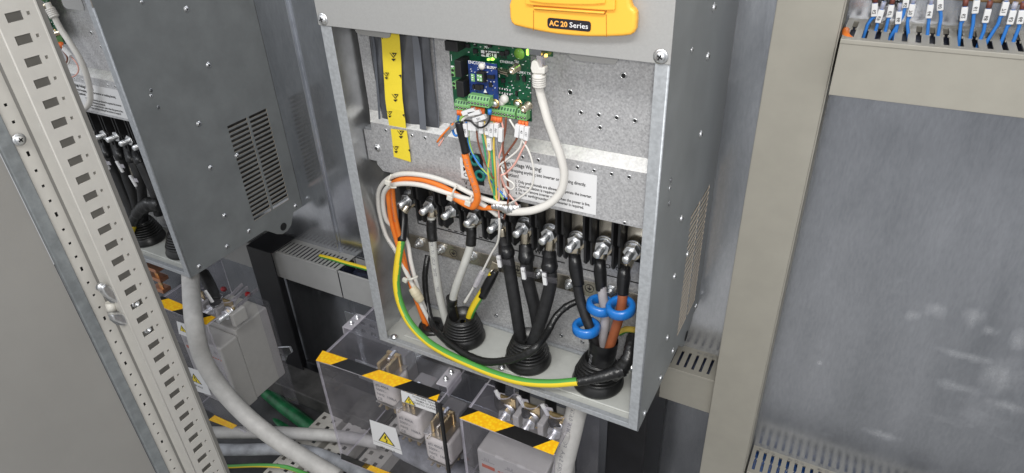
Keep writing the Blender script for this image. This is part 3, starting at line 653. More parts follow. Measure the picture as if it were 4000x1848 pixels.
# rubber boots
def boot(label, u, v, r, h, rt, nrib=6, tilt=(0, 0)):
    c = P(u, v, Z=.0075); ax = V(tilt[0], tilt[1], 1).normalized()
    prof = [(r * .2, 0), (r, 0), (r * 1.03, .003), (r * 1.03, .006), (r * .97, .009), (r * .95, .016)]
    for k in range(nrib):
        t_ = (k + .5) / nrib; rr_ = r * .93 * (1 - t_) + rt * t_; zz_ = .018 + (h - .02) * t_; d = (h - .02) / nrib
        prof += [(rr_ - .0030, zz_ - d * .48), (rr_ + .0004, zz_ - d * .30), (rr_ + .0016, zz_ - d * .08), (rr_ + .0014, zz_ + d * .12), (rr_ + .0002, zz_ + d * .28), (rr_ - .0030, zz_ + d * .44)]
    prof += [(rt, h), (rt - .002, h + .0005), (rt - .003, h - .012), (rt * .2, h - .013)]
    return B().lathe(c, ax, prof, 40).build('cable_boot', M_rubber, dv), c + ax * h
boot1, top1 = boot('', 1813, 1318, .0355, .048, .0235)
boot2, top2 = boot('', 2063, 1408, .0365, .050, .0225)
boot3, top3 = boot('', 2335, 1490, .0385, .050, .0225)
c = P(1690, 1278, Z=.0075); B().lathe(c, Z_, [(.011, 0), (.024, 0), (.024, .004), (.020, .0065), (.013, .0065), (.011, .004)], 28, closed=True).build('flat_grommet', M_rubber, dv)
B().lathe(c + Z_ * .0002, Z_, [(0, .001), (.0115, .001)], 20).build('grommet_hole', M_hole, dv)
# cover with the amber keypad
cv = B(); cv.box(-W - .001, .0012, F - .0030, F - .0014, ZC, .95); cv.box(-W - .001, -W + .0004, F - .0013, F + .02, ZC, .95)
cover = cv.build('cover', M_cover, dv, bevel=.0014)
for u, v in ((1261, 75), (2581, 221)):
    q = B(); screw(q, P(u, v, Y=F - .0031), V(0, -1, 0), .0058, h=.0036); q.build('cover_screw', [M_bolt, M_hole], cover)
YK = F - .0032
fk = crop(1700, 0, .538)
out = [(540, -40), (545, 0), (533, 40), (538, 130), (548, 165), (572, 188), (640, 205), (760, 232), (880, 252), (1000, 264), (1120, 270), (1240, 270), (1360, 265), (1415, 258), (1438, 242), (1452, 215), (1458, 150), (1457, 95), (1445, 72), (1425, 55), (1415, 30), (1410, 0), (1412, -40)]
kp = [P(*fk(x, y), Y=YK - .011) for x, y in out]; kp = [V(p.x, YK - .011, p.z) for p in kp]; kp = [V(kp[0].x, YK - .011, .66)] + kp[1:-1] + [V(kp[-1].x, YK - .011, .66)]
keypad = B().prism(kp, (0, .0108, 0)).build('keypad_panel', M_keypad, cover, bevel=.0035, seg=4)
yf = YK - .0112
def kpoly(pts, h, m, name, bev=.0012): return B().prism([P(*fk(x, y), Y=yf) + V(0, -h, 0) for x, y in pts], (0, h + .0001 if h > 0 else .0001, 0)).build(name, m, keypad, bevel=bev)
kpoly([(662, -60), (662, 28), (700, 32), (1250, 72), (1312, 70), (1314, -60)], .0035, M_keypad, 'keypad_door')
kpoly([(700, -60), (700, 0), (800, 16), (1000, 26), (1150, 26), (1248, 18), (1248, -60)], .006, M_keypad, 'door_handle')
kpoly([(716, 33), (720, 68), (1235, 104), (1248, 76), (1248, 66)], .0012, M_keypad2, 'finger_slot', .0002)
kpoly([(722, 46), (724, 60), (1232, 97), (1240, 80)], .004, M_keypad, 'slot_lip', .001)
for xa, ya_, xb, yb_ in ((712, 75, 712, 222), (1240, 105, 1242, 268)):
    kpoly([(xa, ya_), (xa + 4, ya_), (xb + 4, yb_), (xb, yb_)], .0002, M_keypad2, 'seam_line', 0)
npp = [P(*fk(x, y), Y=yf) for x, y in ((815, 130), (1132, 152), (1130, 229), (817, 203))]
cx_ = sum((p.x for p in npp)) / 4; cz_ = sum((p.z for p in npp)) / 4; hw_ = (npp[1].x - npp[0].x + npp[2].x - npp[3].x) / 4; hh_ = (npp[0].z - npp[3].z + npp[1].z - npp[2].z) / 4
def rrect(cx, cz, hw, hh, r, y, n=5):
    pts = []
    for sx_, sz_, a0_ in ((1, 1, 0), (-1, 1, 90), (-1, -1, 180), (1, -1, 270)):
        for k in range(n + 1):
            a = math.radians(a0_ + 90 * k / n); pts.append(V(cx + sx_ * (hw - r) + r * math.cos(a), y, cz + sz_ * (hh - r) + r * math.sin(a)))
    return pts
npl = B().prism(rrect(cx_, cz_, hw_, hh_, .003, yf - .0006), (0, .0005, 0)).build('nameplate', M_plateblk, keypad)
q = B(); ts = hh_ * 1.42
q.text('AC 20', (cx_ - hw_ * .90, yf - .0008, cz_ - ts * .33), X_, Z_, ts, 0, bold=.035, fit=hw_ * .86)
q.text('Series', (cx_ + hw_ * .03, yf - .0008, cz_ - ts * .33), X_, Z_, ts, 1, bold=.008, fit=hw_ * .84)
q.build('lettering', [M_texto, M_textw], npl)
# ------------------------------------------------------------------ control board of the drive
f2 = crop(1700, 150, .29412)
YBd = -.2855
def bp(x, y, h=0.0): u, v = f2(x, y); return P(u, v, Y=YBd - h)
bl_, br_ = bp(255, 935), bp(1280, 1110)
xl = bl_.x; xr = br_.x; zb = (bl_.z + br_.z) / 2
board = B().box(xl, xr, YBd, YBd + .0016, zb, ZC + .10).build('control_board', M_pcb, dv)
def pbox(q, x0, y0, x1, y1, h, d=None, mi=0, f=bp):
    """box whose front face runs from picture corner (x0,y0) to (x1,y1) at height h above the board"""
    a = f(x0, y0, h); c = f(x1, y1, h); d = h - .0001 if d is None else d
    q.box(min(a.x, c.x), max(a.x, c.x), a.y, a.y + d, min(a.z, c.z), max(a.z, c.z), mi); return q
for pts in ((250, 290, 350, 525), (270, 565, 385, 790)):
    pbox(B(), *pts, .022).build('relay', M_black, board, bevel=.0008)
pbox(B(), 118, 30, 300, 185, .020).build('relay', M_black, board, bevel=.0008)
q = B(); pbox(q, 1230, 130, 1405, 235, .017); q.build('network_socket', M_boltd, board, bevel=.0004)
pbox(B(), 1208, 150, 1232, 225, .018).build('socket_light', M_ledg, board)
pbox(B(), 1452, 215, 1478, 250, .012, .003).build('status_light', M_ledy, board)
q = B(); pbox(q, 1410, 165, 1560, 245, .006, .0016); q.build('board_tongue', M_pcb, board)
pbox(B(), 735, 268, 768, 296, .004).build('status_light', M_ledg, board)
pbox(B(), 688, 272, 712, 296, .003).build('status_light', M_ledg, board)
q = B(); q.lathe(bp(1117, 205), V(0, -1, 0), [(0, .0003), (.0068, .0003), (.0068, 0)], 24); q.build('round_sticker', M_gdot, board)
st = pbox(B(), 608, 155, 815, 262, .0004).build('maker_sticker', M_whitep, board)
a = bp(650, 236, .0006); q = B()
for d in (0, .0002): q.text('Parker', a + V(d, -d * .3, 0), X_, Z_, .0125)
c = bp(612, 205, .0006); q.box(c.x, c.x + .007, c.y - .0001, c.y, c.z - .0008, c.z + .0008); q.build('lettering', M_ink, st)
# blue daughter board
hd = .0125
pb_ = [bp(438, 295, hd), bp(818, 345, hd), bp(845, 930, hd), bp(462, 800, hd)]
xb0, xb1 = (pb_[0].x + pb_[3].x) / 2, (pb_[1].x + pb_[2].x) / 2
blue = B().box(xb0, xb1, YBd - hd, YBd - hd + .0015, pb_[2].z, pb_[0].z).build('encoder_board', M_pcbb, board)
fh = lambda x, y, h: bp(x, y, hd + h)
for x0, y0, x1, y1, h in ((525, 615, 595, 690, .003), (595, 620, 635, 680, .003), (490, 625, 520, 675, .003), (690, 490, 780, 545, .003), (708, 590, 755, 650, .002), (655, 730, 700, 770, .002)):
    pbox(B(), x0, y0, x1, y1, h, f=fh).build('chip', M_black, blue)
tr_ = pbox(B(), 545, 445, 655, 590, .007, f=fh).build('transformer', M_black, blue)
for x0, y0, x1, y1 in ((472, 470, 525, 575), (550, 475, 625, 575)): pbox(B(), x0, y0, x1, y1, .0072, .0006, f=fh).build('wound_core', M_term, blue)
q = B()
for x0, y0, x1, y1 in ((480, 485, 500, 500), (485, 515, 505, 530), (480, 545, 505, 555), (560, 490, 580, 505), (590, 500, 615, 520), (560, 540, 580, 560), (600, 545, 615, 565)): pbox(q, x0, y0, x1, y1, .0080, .0003, f=fh)
q.build('winding', M_textw, blue)
for x, y in ((622, 370),): q = B(); q.lathe(fh(x, y, 0), V(0, -1, 0), [(.0042, 0), (.0042, .002), (.002, .0034), (0, .0036)], 16); q.build('nylon_stud', M_white, blue)
sl_ = pbox(B(), 685, 365, 798, 412, .0003, f=fh).build('maker_sticker', M_whitep, blue); q = B(); q.text('Parker', fh(712, 405, .0005), X_, Z_, .005); q.build('lettering', M_ink, sl_)
q = B(); q.text('ENCODER', fh(440, 330, .0003), X_, Z_, .0052); 
for k in range(7): pbox(q, 470 + k * 41, 768 + k * 8.3, 498 + k * 41, 793 + k * 8.3, .0003, f=fh)
t0 = fh(665, 700, .0003); q.prism([t0 + V(-.0024, 0, -.002), t0 + V(.0024, 0, -.002), t0 + V(0, 0, .0028)], (0, -.0002, 0)); q.build('silk_print', M_textw, blue)
random.seed(11); q = B()
for k in range(70):
    x = random.uniform(450, 800); y = random.uniform(340, 770) + (x - 450) * .1
    if 520 < x < 660 and 440 < y < 700: continue
    s_ = random.choice((6, 8, 10)); pbox(q, x, y, x + s_ * random.choice((1, 1.6)), y + s_, .0012, .0011, random.choice((0, 0, 1, 2)), f=fh)
o = q.build('small_component', [M_textw, M_black, M_gold], blue); o['kind'] = 'stuff'
# chips and small components of the main board
for x0, y0, x1, y1, h in ((497, 140, 555, 205, .003), (850, 175, 915, 235, .003), (920, 160, 975, 215, .003), (872, 535, 920, 595, .003), (520, 80, 545, 110, .002), (1075, 480, 1110, 560, .003), (1155, 500, 1195, 580, .003), (690, 85, 740, 125, .003), (400, 75, 450, 130, .004), (1060, 700, 1085, 760, .003)):
    pbox(B(), x0, y0, x1, y1, h).build('chip', M_black, board)
q = B()
for k in range(14): 
    c = bp(850 + k * 11, 385 + k * 3, 0); q.box(c.x, c.x + .0009, YBd - .009, YBd, c.z - .001, c.z); c = bp(850 + k * 11, 410 + k * 3, 0); q.box(c.x, c.x + .0009, YBd - .009, YBd, c.z - .001, c.z)
q.build('pin_header', M_lug, board)
for x, y in ((1090, 385), (1240, 890)):
    c = bp(x, y, 0); q = B(); q.lathe(c, V(0, -1, 0), [(.0055, 0), (.0055, .001), (.0043, .0012), (.0043, .014), (.0030, .0145), (.0020, .0145), (.0016, .011), (0, .011)], 18); q.build('screw_pillar', M_lug, board)
for x, y, h in ((1098, 870, 0), (795, 868, .0126)):
    c = bp(x, y, h); q = B(); q.lathe(c, V(0, -1, 0), [(0, .0002), (.0062, .0002), (.0062, 0)], 20, 0); q.lathe(c, V(0, -1, 0), [(.0040, .0002), (.0038, .0022), (.0018, .0034), (0, .0036)], 16, 1); q.build('board_screw', [M_gold, M_bolt], board)
q = B(); c = bp(915, 820, .002); q.lathe(bp(925, 800, .001), V(0, -1, 0), [(.0056, 0), (.0056, .004), (.003, .006), (0, .006)], 18); q.lathe(bp(890, 835, .001), V(0, -1, 0), [(.0052, 0), (.0052, .004), (.003, .006), (0, .006)], 18); q.build('nylon_spacer', M_white, board)
random.seed(5); q = B()
for k in range(260):
    x = random.uniform(400, 1260); y = random.uniform(70, 860) + (x - 700) * .1
    if 440 < x < 845 and y > 290: continue
    if 850 < x < 1010 and y > 680 and y < 760 or random.random() < .45 or y > 300:
        s_ = random.choice((7, 9, 12)); pbox(q, x, y, x + s_ * random.choice((1, 1.5, 2)), y + s_, .0013, .0012, random.choice((0, 0, 1, 1, 2)))
for r_ in (655, 710):
    for k in range(9): pbox(q, 850 + k * 17, r_ + k * 3.2, 860 + k * 17, r_ + 22 + k * 3.2, .0014, .0013, k % 2)
o = q.build('small_component', [M_textw, M_black, M_lug], board); o['kind'] = 'stuff'
q = B(); pbox(q, 1020, 640, 1035, 830, .0002, .0002); pbox(q, 860, 430, 1170, 300, .0002, .0002); pbox(q, 840, 600, 1020, 480, .0002, .0002); pbox(q, 850, 780, 1030, 830, .0002, .0002); q.build('dark_copper_area', M_pcbd, board)
q = B()
for x, y, t_ in ((650, 128, 'V80'), (1050, 325, 'TB1'), (1070, 455, 'F200'), (1150, 470, 'RX TX'), (330, 842, 'X2'), (915, 930, 'X4'), (1045, 955, 'X5'), (1170, 975, 'X6'), (860, 320, 'ETHERNET')): q.text(t_, bp(x, y, .0003), X_, Z_, .0042)
for x0, y0, x1, y1 in ((845, 480, 858, 520), (1255, 925, 1268, 960), (207, 360, 250, 390), (207, 215, 222, 300), (875, 195, 905, 205)): pbox(q, x0, y0, x1, y1, .0003, .0002)
q.build('silk_print', M_textw, board)
# screw terminals: block with a row of wire mouths and screw slots
def term(x0, y0, x1, y1, n, h, dep, hgt=.0105, parent=board):
    """front bottom corner line from (x0,y0) to (x1,y1)"""
    a = bp(x0, y0, h); c = bp(x1, y1, h); xa, xc = a.x, c.x; z = (a.z + c.z) / 2; y = a.y
    q = B(); prof = [(y, z), (y, z + .0075), (y + .004, z + .0125), (y + dep, z + .0125), (y + dep, z)]
    q.prism([V(xa, yy_, zz_) for yy_, zz_ in prof], (xc - xa, 0, 0)); blk = q.build('terminal_block', M_term, parent, bevel=.0004)
    q = B(); w_ = (xc - xa) / n
    for k in range(n):
        xx = xa + w_ * (k + .5); q.lathe(V(xx, y, z + .0036), V(0, -1, 0), [(0, .0001), (.0017, .0001), (.0017, 0)], 10); q.lathe(V(xx, y - .0001, z + .0036), V(0, -1, 0), [(0, .0004), (.0010, .0004), (.0010, 0)], 8, 1)
        q.obox(V(xx, y + .0019, z + .0101), V(w_ * .22, 0, 0), V(0, .0012, .0015), V(0, -.0003, .0002), 2)
    q.build('wire_mouth', [M_hole, M_boltd, M_pcbd], blk); return blk, xa, w_, y, z
T1 = term(258, 945, 470, 945 + 35, 6, .011, .0108)
T2 = term(432, 890, 712, 925, 7, .0255, .0125)
T3 = term(748, 1025, 1058, 1068, 8, .011, .0108)
T4 = term(1082, 1075, 1212, 1103, 3, .011, .0108)
for pts in ((207, 395, 258, 515), (222, 575, 275, 678)):
    q = B(); pbox(q, *pts, .012); blk = q.build('terminal_block', M_term, board, bevel=.0005); q = B()
    for k in (.25, .75):
        c = bp(pts[0] + 25, pts[1] + (pts[3] - pts[1]) * k, .0121); q.lathe(c, V(0, -1, 0), [(0, .0001), (.002, .0001), (.002, 0)], 10)
    q.build('wire_mouth', M_hole, blk)
# ------------------------------------------------------------------ shielding bag with yellow tape (tucked under the cover)
f1 = crop(1300, 100, .33613); f2b = crop(900, 0, .5376)
bag = thing('shielding_bag', 'dark shiny antistatic bag tucked under the drive cover', 'bag', P(1590, 500, Y=-.264))
YG = -.2698
tl, tr = P(*f1(455, 90), Y=YG), P(*f1(1165, 120), Y=YG); bl2, br2 = P(*f2b(1085, 912), Y=YG), P(*f2b(1488, 1002), Y=YG)
xa, xb = (tl.x + bl2.x) / 2, (tr.x + br2.x) / 2; zt_, zb2 = .60, (bl2.z + br2.z) / 2
q = B(); nu, nv = 30, 40; vs_ = []; fs = []
random.seed(3)
for j in range(nv + 1):
    for i in range(nu + 1):
        s_, t_ = i / nu, j / nv; x = xa + (xb - xa) * s_; z = zt_ + (zb2 - zt_) * t_
        edge = min(1, 6 * min(s_, 1 - s_, 1 - t_)); y = YG - edge * (.0022 + .0016 * math.sin(7 * s_ + 9 * t_) * math.cos(13 * t_ - 4 * s_) + .0009 * math.sin(21 * s_ + 17 * t_))
        vs_.append((x + .0012 * math.sin(8 * t_), y, z))
n1 = len(vs_); vs_ += [(x, YG + .003, z) for x, y, z in vs_]
for j in range(nv):
    for i in range(nu):
        a = j * (nu + 1) + i; f = (a, a + 1, a + nu + 2, a + nu + 1); fs += [f, tuple(n1 + k for k in f[::-1])]
for i in range(nu): a = nv * (nu + 1) + i; fs.append((a, a + 1, n1 + a + 1, n1 + a)); fs.append((i, i + 1, n1 + i + 1, n1 + i))
for j in range(nv):
    a = j * (nu + 1); fs.append((a, a + nu + 1, n1 + a + nu + 1, n1 + a)); a += nu; fs.append((a, a + nu + 1, n1 + a + nu + 1, n1 + a))
q.add(vs_, fs, 0, True); q.build('film', M_bag, bag)
Yg2 = YG - .0062
def strip(pl, pr, y, name, m, parent, th=.0005):
    q = B(); n = len(pl); A = [P(*p, Y=y if not callable(y) else y(i)) for i, p in enumerate(pl)]; C = [P(*p, Y=y if not callable(y) else y(i)) for i, p in enumerate(pr)]
    vs_ = A + C + [p + V(0, th, 0) for p in A + C]; fs = []
    for i in range(n - 1):
        fs += [(i, i + 1, n + i + 1, n + i), (2 * n + i, 3 * n + i, 3 * n + i + 1, 2 * n + i + 1), (i, 2 * n + i, 2 * n + i + 1, i + 1), (n + i, n + i + 1, 3 * n + i + 1, 3 * n + i)]
    fs += [(0, n, 3 * n, 2 * n), (n - 1, 3 * n - 1, 4 * n - 1, 2 * n - 1)]
    q.add(vs_, fs, 0, False); return q.build(name, m, parent)
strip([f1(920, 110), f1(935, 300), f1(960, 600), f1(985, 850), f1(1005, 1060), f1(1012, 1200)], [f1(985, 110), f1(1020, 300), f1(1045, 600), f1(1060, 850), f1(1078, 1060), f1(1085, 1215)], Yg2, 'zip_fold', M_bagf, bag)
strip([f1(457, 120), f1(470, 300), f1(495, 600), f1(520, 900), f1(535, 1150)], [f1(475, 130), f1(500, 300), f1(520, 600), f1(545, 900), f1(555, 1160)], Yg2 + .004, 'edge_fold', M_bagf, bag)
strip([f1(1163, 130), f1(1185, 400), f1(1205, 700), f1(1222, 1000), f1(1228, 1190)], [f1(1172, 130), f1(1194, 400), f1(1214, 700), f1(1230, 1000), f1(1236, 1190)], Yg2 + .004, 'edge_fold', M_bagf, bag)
q = B(); o_ = P(*f1(512, 450), Y=Yg2 - .0004); e_ = P(*f1(548, 812), Y=Yg2 - .0004); d_ = (e_ - o_).normalized()
q.text('ATTENTION   01/2023', o_, d_, X_, (e_ - o_).length / 9.9, sx=.95); q.build('lettering', M_ink, bag)
YT = Yg2 - .0012
g1 = [f1(545, -5), f1(565, 145), f1(580, 400), f1(590, 550), f1(600, 700), f1(608, 850), f1(622, 950), f1(640, 1080), f1(660, 1190)]
g2 = [f1(755, -5), f1(775, 150), f1(785, 300), f1(796, 450), f1(800, 700), f1(808, 850), f1(826, 1000), f1(838, 1080), f1(850, 1190)]
ytp = lambda i: YT - .0008 * math.sin(i * 1.3)
tape = strip(g1 + [f2b(1165, 930)], g2 + [f2b(1278, 950)], ytp, 'yellow_tape', M_yelt, bag)
strip([f2b(1165, 936), f2b(1172, 1000), f2b(1180, 1070), f2b(1187, 1140)], [f2b(1280, 950), f2b(1291, 1020), f2b(1303, 1100), f2b(1311, 1178)], YL - .0022, 'tape_end', M_yelt, bag)
q = B()
def esd(f, x, y, w_, yy_, cut=(0, 1)):
    """black triangle with a yellow slash and a small dark point below"""
    pt = lambda a, c: P(*f(x + a * w_, y + c * w_), Y=yy_)
    def poly(ps, h=.0002, mi=0): q.prism([pt(a, c) for a, c in ps], (0, -h, 0), mi)
    lo, hi = cut
    poly([(-.08, .0), (1.02, .04), (.58, .74), (.47, .74)])
    poly([(.02, -.02), (.20, -.02), (.66, .50), (.54, .56)], .0004, 1); poly([(.62, .18), (.80, .16), (.70, .34), (.60, .36)], .0004, 1)
    poly([(.20, .90), (.84, .88), (.74, 1.06), (.52, 1.28), (.32, 1.08)])
yt = YT - .0010
esd(f1, 665, 315, 78, yt); esd(f1, 690, 795, 72, yt); esd(f1, 590, 545, 62, yt); esd(f1, 632, 995, 58, yt)
esd(f2b, 1215, 948, 46, YL - .0030); esd(f2b, 1183, 1062, 40, YL - .0030)
for f, x, y, s_, yy_ in ((f1, 795, 570, 30, yt), (f1, 832, 1030, 26, yt), (f2b, 1306, 1085, 16, YL - .003), (f2b, 1107, 272, 9, yt)):
    q.prism([P(*f(x, y), Y=yy_), P(*f(x - s_, y + s_ * .2), Y=yy_), P(*f(x - s_ * .3, y + s_ * .9), Y=yy_), P(*f(x, y + s_ * 1.6), Y=yy_)], (0, -.0002, 0))
q.build('printing', [M_ink, M_yelt], bag)
# ------------------------------------------------------------------ the partly hidden drive at the left is the same machine
dv2 = copy_tree(dv); dv2.location += V(-.940, -.002, -.014)
for ch in dv2.children:
    if ch.name.startswith('control_board'): ch.location = (-.012, 0, .016)
    if ch.name.startswith('cover.') or ch.name == 'cover': ch.location = (0, 0, .04)
dv2['label'] = 'grey motor drive at left seen from its vented dark side, half behind the rail'
# ================================================================== cables
def cable(name, label, cat, pts, r, m, group=None, stripe=None, f=None, n=14, steps=8, lump=0, mats=None):
    pp = wirepts(pts, f); b = B(); b.tube(pp, r, n, 0, stripe, 1, steps, lump=lump)
    t = b.build(name, mats or m); tag(t, label, cat, group); return t, pp
def sleeve(parent, pts, r, m, name='sleeve', f=None, n=14, steps=6, lump=0, label=None):
    pp = wirepts(pts, f); return B().tube(pp, r, n, steps=steps, lump=lump).build(name, m, parent, label=label)
def lug(parent, i, pe, wide=.0115, flat=True, m=None):
    """ring terminal under nut i with its barrel running to pe"""
    p = NP[i]; q = B(); c = V(p.x, -.2285, p.z); d = (Vector(pe) - c); d.y = 0; d = d.normalized(); s_ = V(d.z, 0, -d.x)
    pts = []
    for k in range(13):
        a = math.pi * k / 12; pts.append(c - d * (wide * math.sin(a)) + s_ * (wide * math.cos(a)))
    pts = [p_ for p_ in pts] + [c - s_ * wide + d * .010, c - s_ * wide * .6 + d * .020, c + s_ * wide * .6 + d * .020, c + s_ * wide + d * .010]
    q.prism(pts, (0, -.0028, 0)); q.cyl(c + d * .012, Vector(pe), wide * .66, wide * .72, n=16)
    return q.build('lug', m or M_lug, parent, bevel=.0008)
f4b = crop(1450, 650, .3866); f5b = crop(1900, 700, .3866); f6b = crop(2100, 1000, .3866); f7b = crop(1450, 1050, .3866); f5c = crop(1700, 1200, .5447); f3b = crop(1680, 400, .3866)
GP = 'black supply cables in the middle boot'
# three black power cables, middle boot
b2 = top2
def powercable(label, i, tip, path, tagpx, r=.0099):
    lb = P(*tip, Y=-.229)
    pts = wirepts(path); t, pp = cable('power_cable', label, 'cable', [lb] + pts, [r * .95] + [r] * len(pts), M_cableblk, GP)
    sleeve(t, [lb + (lb - pts[0]) * -.0, lb.lerp(pts[0], .5), pts[0], pts[0].lerp(pts[1], .10)], [r * 1.0, r * 1.08, r * 1.30, r * 1.18], M_shrink, 'shrink_sleeve')
    lug(t, i, lb)
    if tagpx:
        c = P(*tagpx, Y=-.262); d = V(.10, 0, -.99).normalized(); s_ = V(.99, 0, .1).normalized()
        q = B(); q.obox(c, d * .0100, s_ * .0030, V(0, .0022, 0)); mk = q.build('marker', M_whitep, t, bevel=.0008)
        q = B(); q.text('1L' + 'ABC'[i % 3], c - s_ * .0015 - d * .004 + V(0, -.0025, 0), s_, -d, .0042); q.build('lettering', M_ink, mk)
        q = B(); q.obox(c + V(0, .0012, 0), d * .0125, s_ * .0040, V(0, .0018, 0)); q.obox(c + s_ * .011 + V(0, .002, 0), d * .0035, s_ * .0075, V(0, .0006, 0)); q.obox(c + s_ * .011 + V(0, .002, 0) + d * .005, d * .0009, s_ * .0075, V(0, .0006, 0)); q.build('tag_holder', M_acr, t, bevel=.0006)
    return t
powercable('left black supply cable of three in middle boot, passing behind the thin white wire', 4, (1967, 930), [(1979, 985, -.243), (1995, 1080, -.246), (2015, 1200, -.252), (2035, 1330, -.258), (2047, 1400, -.262)], (1950, 1021))
powercable('middle black supply cable of three, rear one in the centre rubber boot', 5, (2052, 955), [(2056, 1005, -.238), (2062, 1090, -.238), (2090, 1210, -.240), (2105, 1320, -.240), (2085, 1400, -.242)], (2045, 1068))
powercable('right black supply cable of three, slanting left in front of the centre boot', 6, (2147, 983), [(2147, 1040, -.244), (2150, 1110, -.248), (2120, 1230, -.258), (2085, 1330, -.268), (2070, 1400, -.268)], (2128, 1090))
# motor cables, right boot
GM = 'motor cables through the right boot'
def motorcable(label, i, tip, path, r, m, sl):
    lb = P(*tip, Y=-.230); pts = wirepts(path); t, pp = cable('motor_cable', label, 'cable', [lb] + pts, r, m, GM)
    s_ = [lb] + wirepts(sl); rs = [r * 1.12] + [r * 1.22, r * 1.36, r * 1.24, r * 1.30][:len(s_) - 2] + [r * 1.16]
    sleeve(t, s_, rs[:len(s_)], M_shrink, 'shrink_sleeve'); lug(t, i, lb, .0125, m=M_lug); return t
motorcable('black motor cable at left of three, passing down through the lowest blue ring', 7, (2244, 990), [(2250, 1030, -.240), (2254, 1080, -.244), (2262, 1150, -.248), (2285, 1230, -.255), (2315, 1310, -.262), (2330, 1400, -.265)], .0075, M_cableblk, [(2246, 1020, -.239), (2249, 1048, -.241), (2254, 1080, -.244), (2260, 1112, -.246)])
motorcable('grey motor cable between black and rust orange ones, through the back blue ring', 8, (2346, 1008), [(2346, 1050, -.240), (2349, 1100, -.245), (2355, 1160, -.250), (2366, 1240, -.252), (2355, 1320, -.252), (2345, 1400, -.250)], .0068, M_grey2, [(2344, 1040, -.240), (2345, 1068, -.242), (2347, 1100, -.245), (2349, 1132, -.247)])
motorcable('rust orange motor cable at right of three, through the front blue ring', 9, (2444, 1040), [(2441, 1080, -.245), (2434, 1130, -.252), (2430, 1180, -.258), (2418, 1240, -.262), (2393, 1320, -.262), (2370, 1390, -.262)], .0070, M_brownor, [(2438, 1062, -.243), (2437, 1085, -.246), (2434, 1115, -.250), (2432, 1150, -.254)])
# blue ferrite rings
def ring_(label, u, v, Y, ax):
    c = P(u, v, Y=Y); R_, r_, h_ = .0206, .0122, .0156; ax = Vector(ax).normalized()
    prof = [(r_, -h_ / 2 + .002), (r_ + .002, -h_ / 2), (R_ - .003, -h_ / 2), (R_, -h_ / 2 + .003), (R_, h_ / 2 - .003), (R_ - .003, h_ / 2), (r_ + .002, h_ / 2), (r_, h_ / 2 - .002)]
    q = B(); q.lathe(c, ax, prof, 48, closed=True); o = q.build('ferrite_ring', M_blue); tag(o, label, 'ferrite ring', 'blue ferrite rings on the motor cables'); return o
ring_('blue ferrite ring hanging lowest, around the black motor cable', 2290, 1280, -.266, (-.06, .02, 1))
ring_('blue ferrite ring furthest back, around the grey motor cable', 2346, 1194, -.252, (.10, .03, 1))
ring_('blue ferrite ring overlapping its neighbour, around the rust orange cable', 2425, 1202, -.266, (-.10, -.14, 1))
# sleeve bundling the motor cables in the right boot
q = B(); cs = wirepts([(2360, 1326, -.258), (2352, 1380, -.260), (2338, 1440, -.262), (2330, 1475, -.262)]); q.tube(cs, [.0212, .0208, .0205, .024], 24, cap=False, lump=.012)
q.tube(wirepts([(2360, 1327, -.258), (2352, 1380, -.260)]), [.0200, .0196], 24, cap=False, steps=1)
o = q.build('cable_sleeve', M_shrink); tag(o, 'wide black shrink sleeve gathering the motor cables above the right boot', 'cable sleeve')
q = B(); 
def sleeve_txt(x, y):
    a = cs[0].lerp(cs[1], .0); d = (cs[2] - cs[0]).normalized(); side = V(-.55, -.83, 0).normalized(); cen = cs[0] + d * (.004 + (.05 - x)); tdir = d.cross(side).normalized(); ang = y / .0212
    return cen + (side * math.cos(ang) + tdir * math.sin(ang) * -1) * .0218
q.text('C-E-33/8/19', (0, 0, 0), X_, Z_, .0075, warp=sleeve_txt); q.build('lettering', M_inkg, o)
# pale grey cables, left boot
t, pp = cable('grey_cable', 'pale grey cable with printed jacket dropping straight into the left boot', 'cable', [(1685, 848, -.236), (1686, 900, -.240), (1690, 950, -.245), (1700, 1040, -.248), (1715, 1140, -.250), (1735, 1230, -.252), (1752, 1280, -.254), (1765, 1330, -.254)], .0066, M_greycab, 'pale grey cables in the left boot')
sleeve(t, [(1685, 856, -.237), (1686, 900, -.240), (1690, 941, -.2445)], [.0078, .0082, .0080], M_tapeblk, 'tape_wrap', lump=.05); lug(t, 1, P(1684, 862, Y=-.232), .0115)
path, _ = smooth_path(pp, .01, 10)
def along(path, r, side):
    L = [0]
    for a, c in zip(path, path[1:]): L.append(L[-1] + (c - a).length)
    def w(x, y):
        x = max(0, min(L[-1] - 1e-6, x)); k = max(j for j in range(len(L)) if L[j] <= x); k = min(k, len(path) - 2); t_ = (x - L[k]) / max(1e-9, L[k + 1] - L[k]); c = path[k].lerp(path[k + 1], t_)
        d = (path[k + 1] - path[k]).normalized(); s_ = Vector(side); s_ = (s_ - d * s_.dot(d)).normalized(); td = d.cross(s_); a = y / r
        return c + (s_ * math.cos(a) + td * math.sin(a)) * (r * 1.015)
    return w, L[-1]
w_, L_ = along(path[12:], .0066, (.25, -.85, .45)); q = B(); q.text('0,6/1 kV   FG7R   20-22   11   1x35', (0, 0, 0), X_, Z_, .0066, warp=lambda x, y: w_(x + .012, y - .003)); q.build('lettering', M_inkg, t)
t, pp = cable('grey_cable', 'pale grey cable slanting left into the left boot with two taped joints', 'cable', [(1838, 880, -.238), (1842, 910, -.240), (1838, 960, -.246), (1815, 1030, -.256), (1785, 1110, -.262), (1770, 1170, -.262), (1772, 1230, -.260), (1790, 1280, -.260), (1800, 1330, -.258)], .0066, M_greycab, 'pale grey cables in the left boot')
sleeve(t, [(1840, 885, -.238), (1842, 910, -.240), (1839, 958, -.2455)], [.0076, .0082, .0080], M_tapeblk, 'tape_wrap', lump=.06); lug(t, 3, P(1840, 890, Y=-.233), .0115)
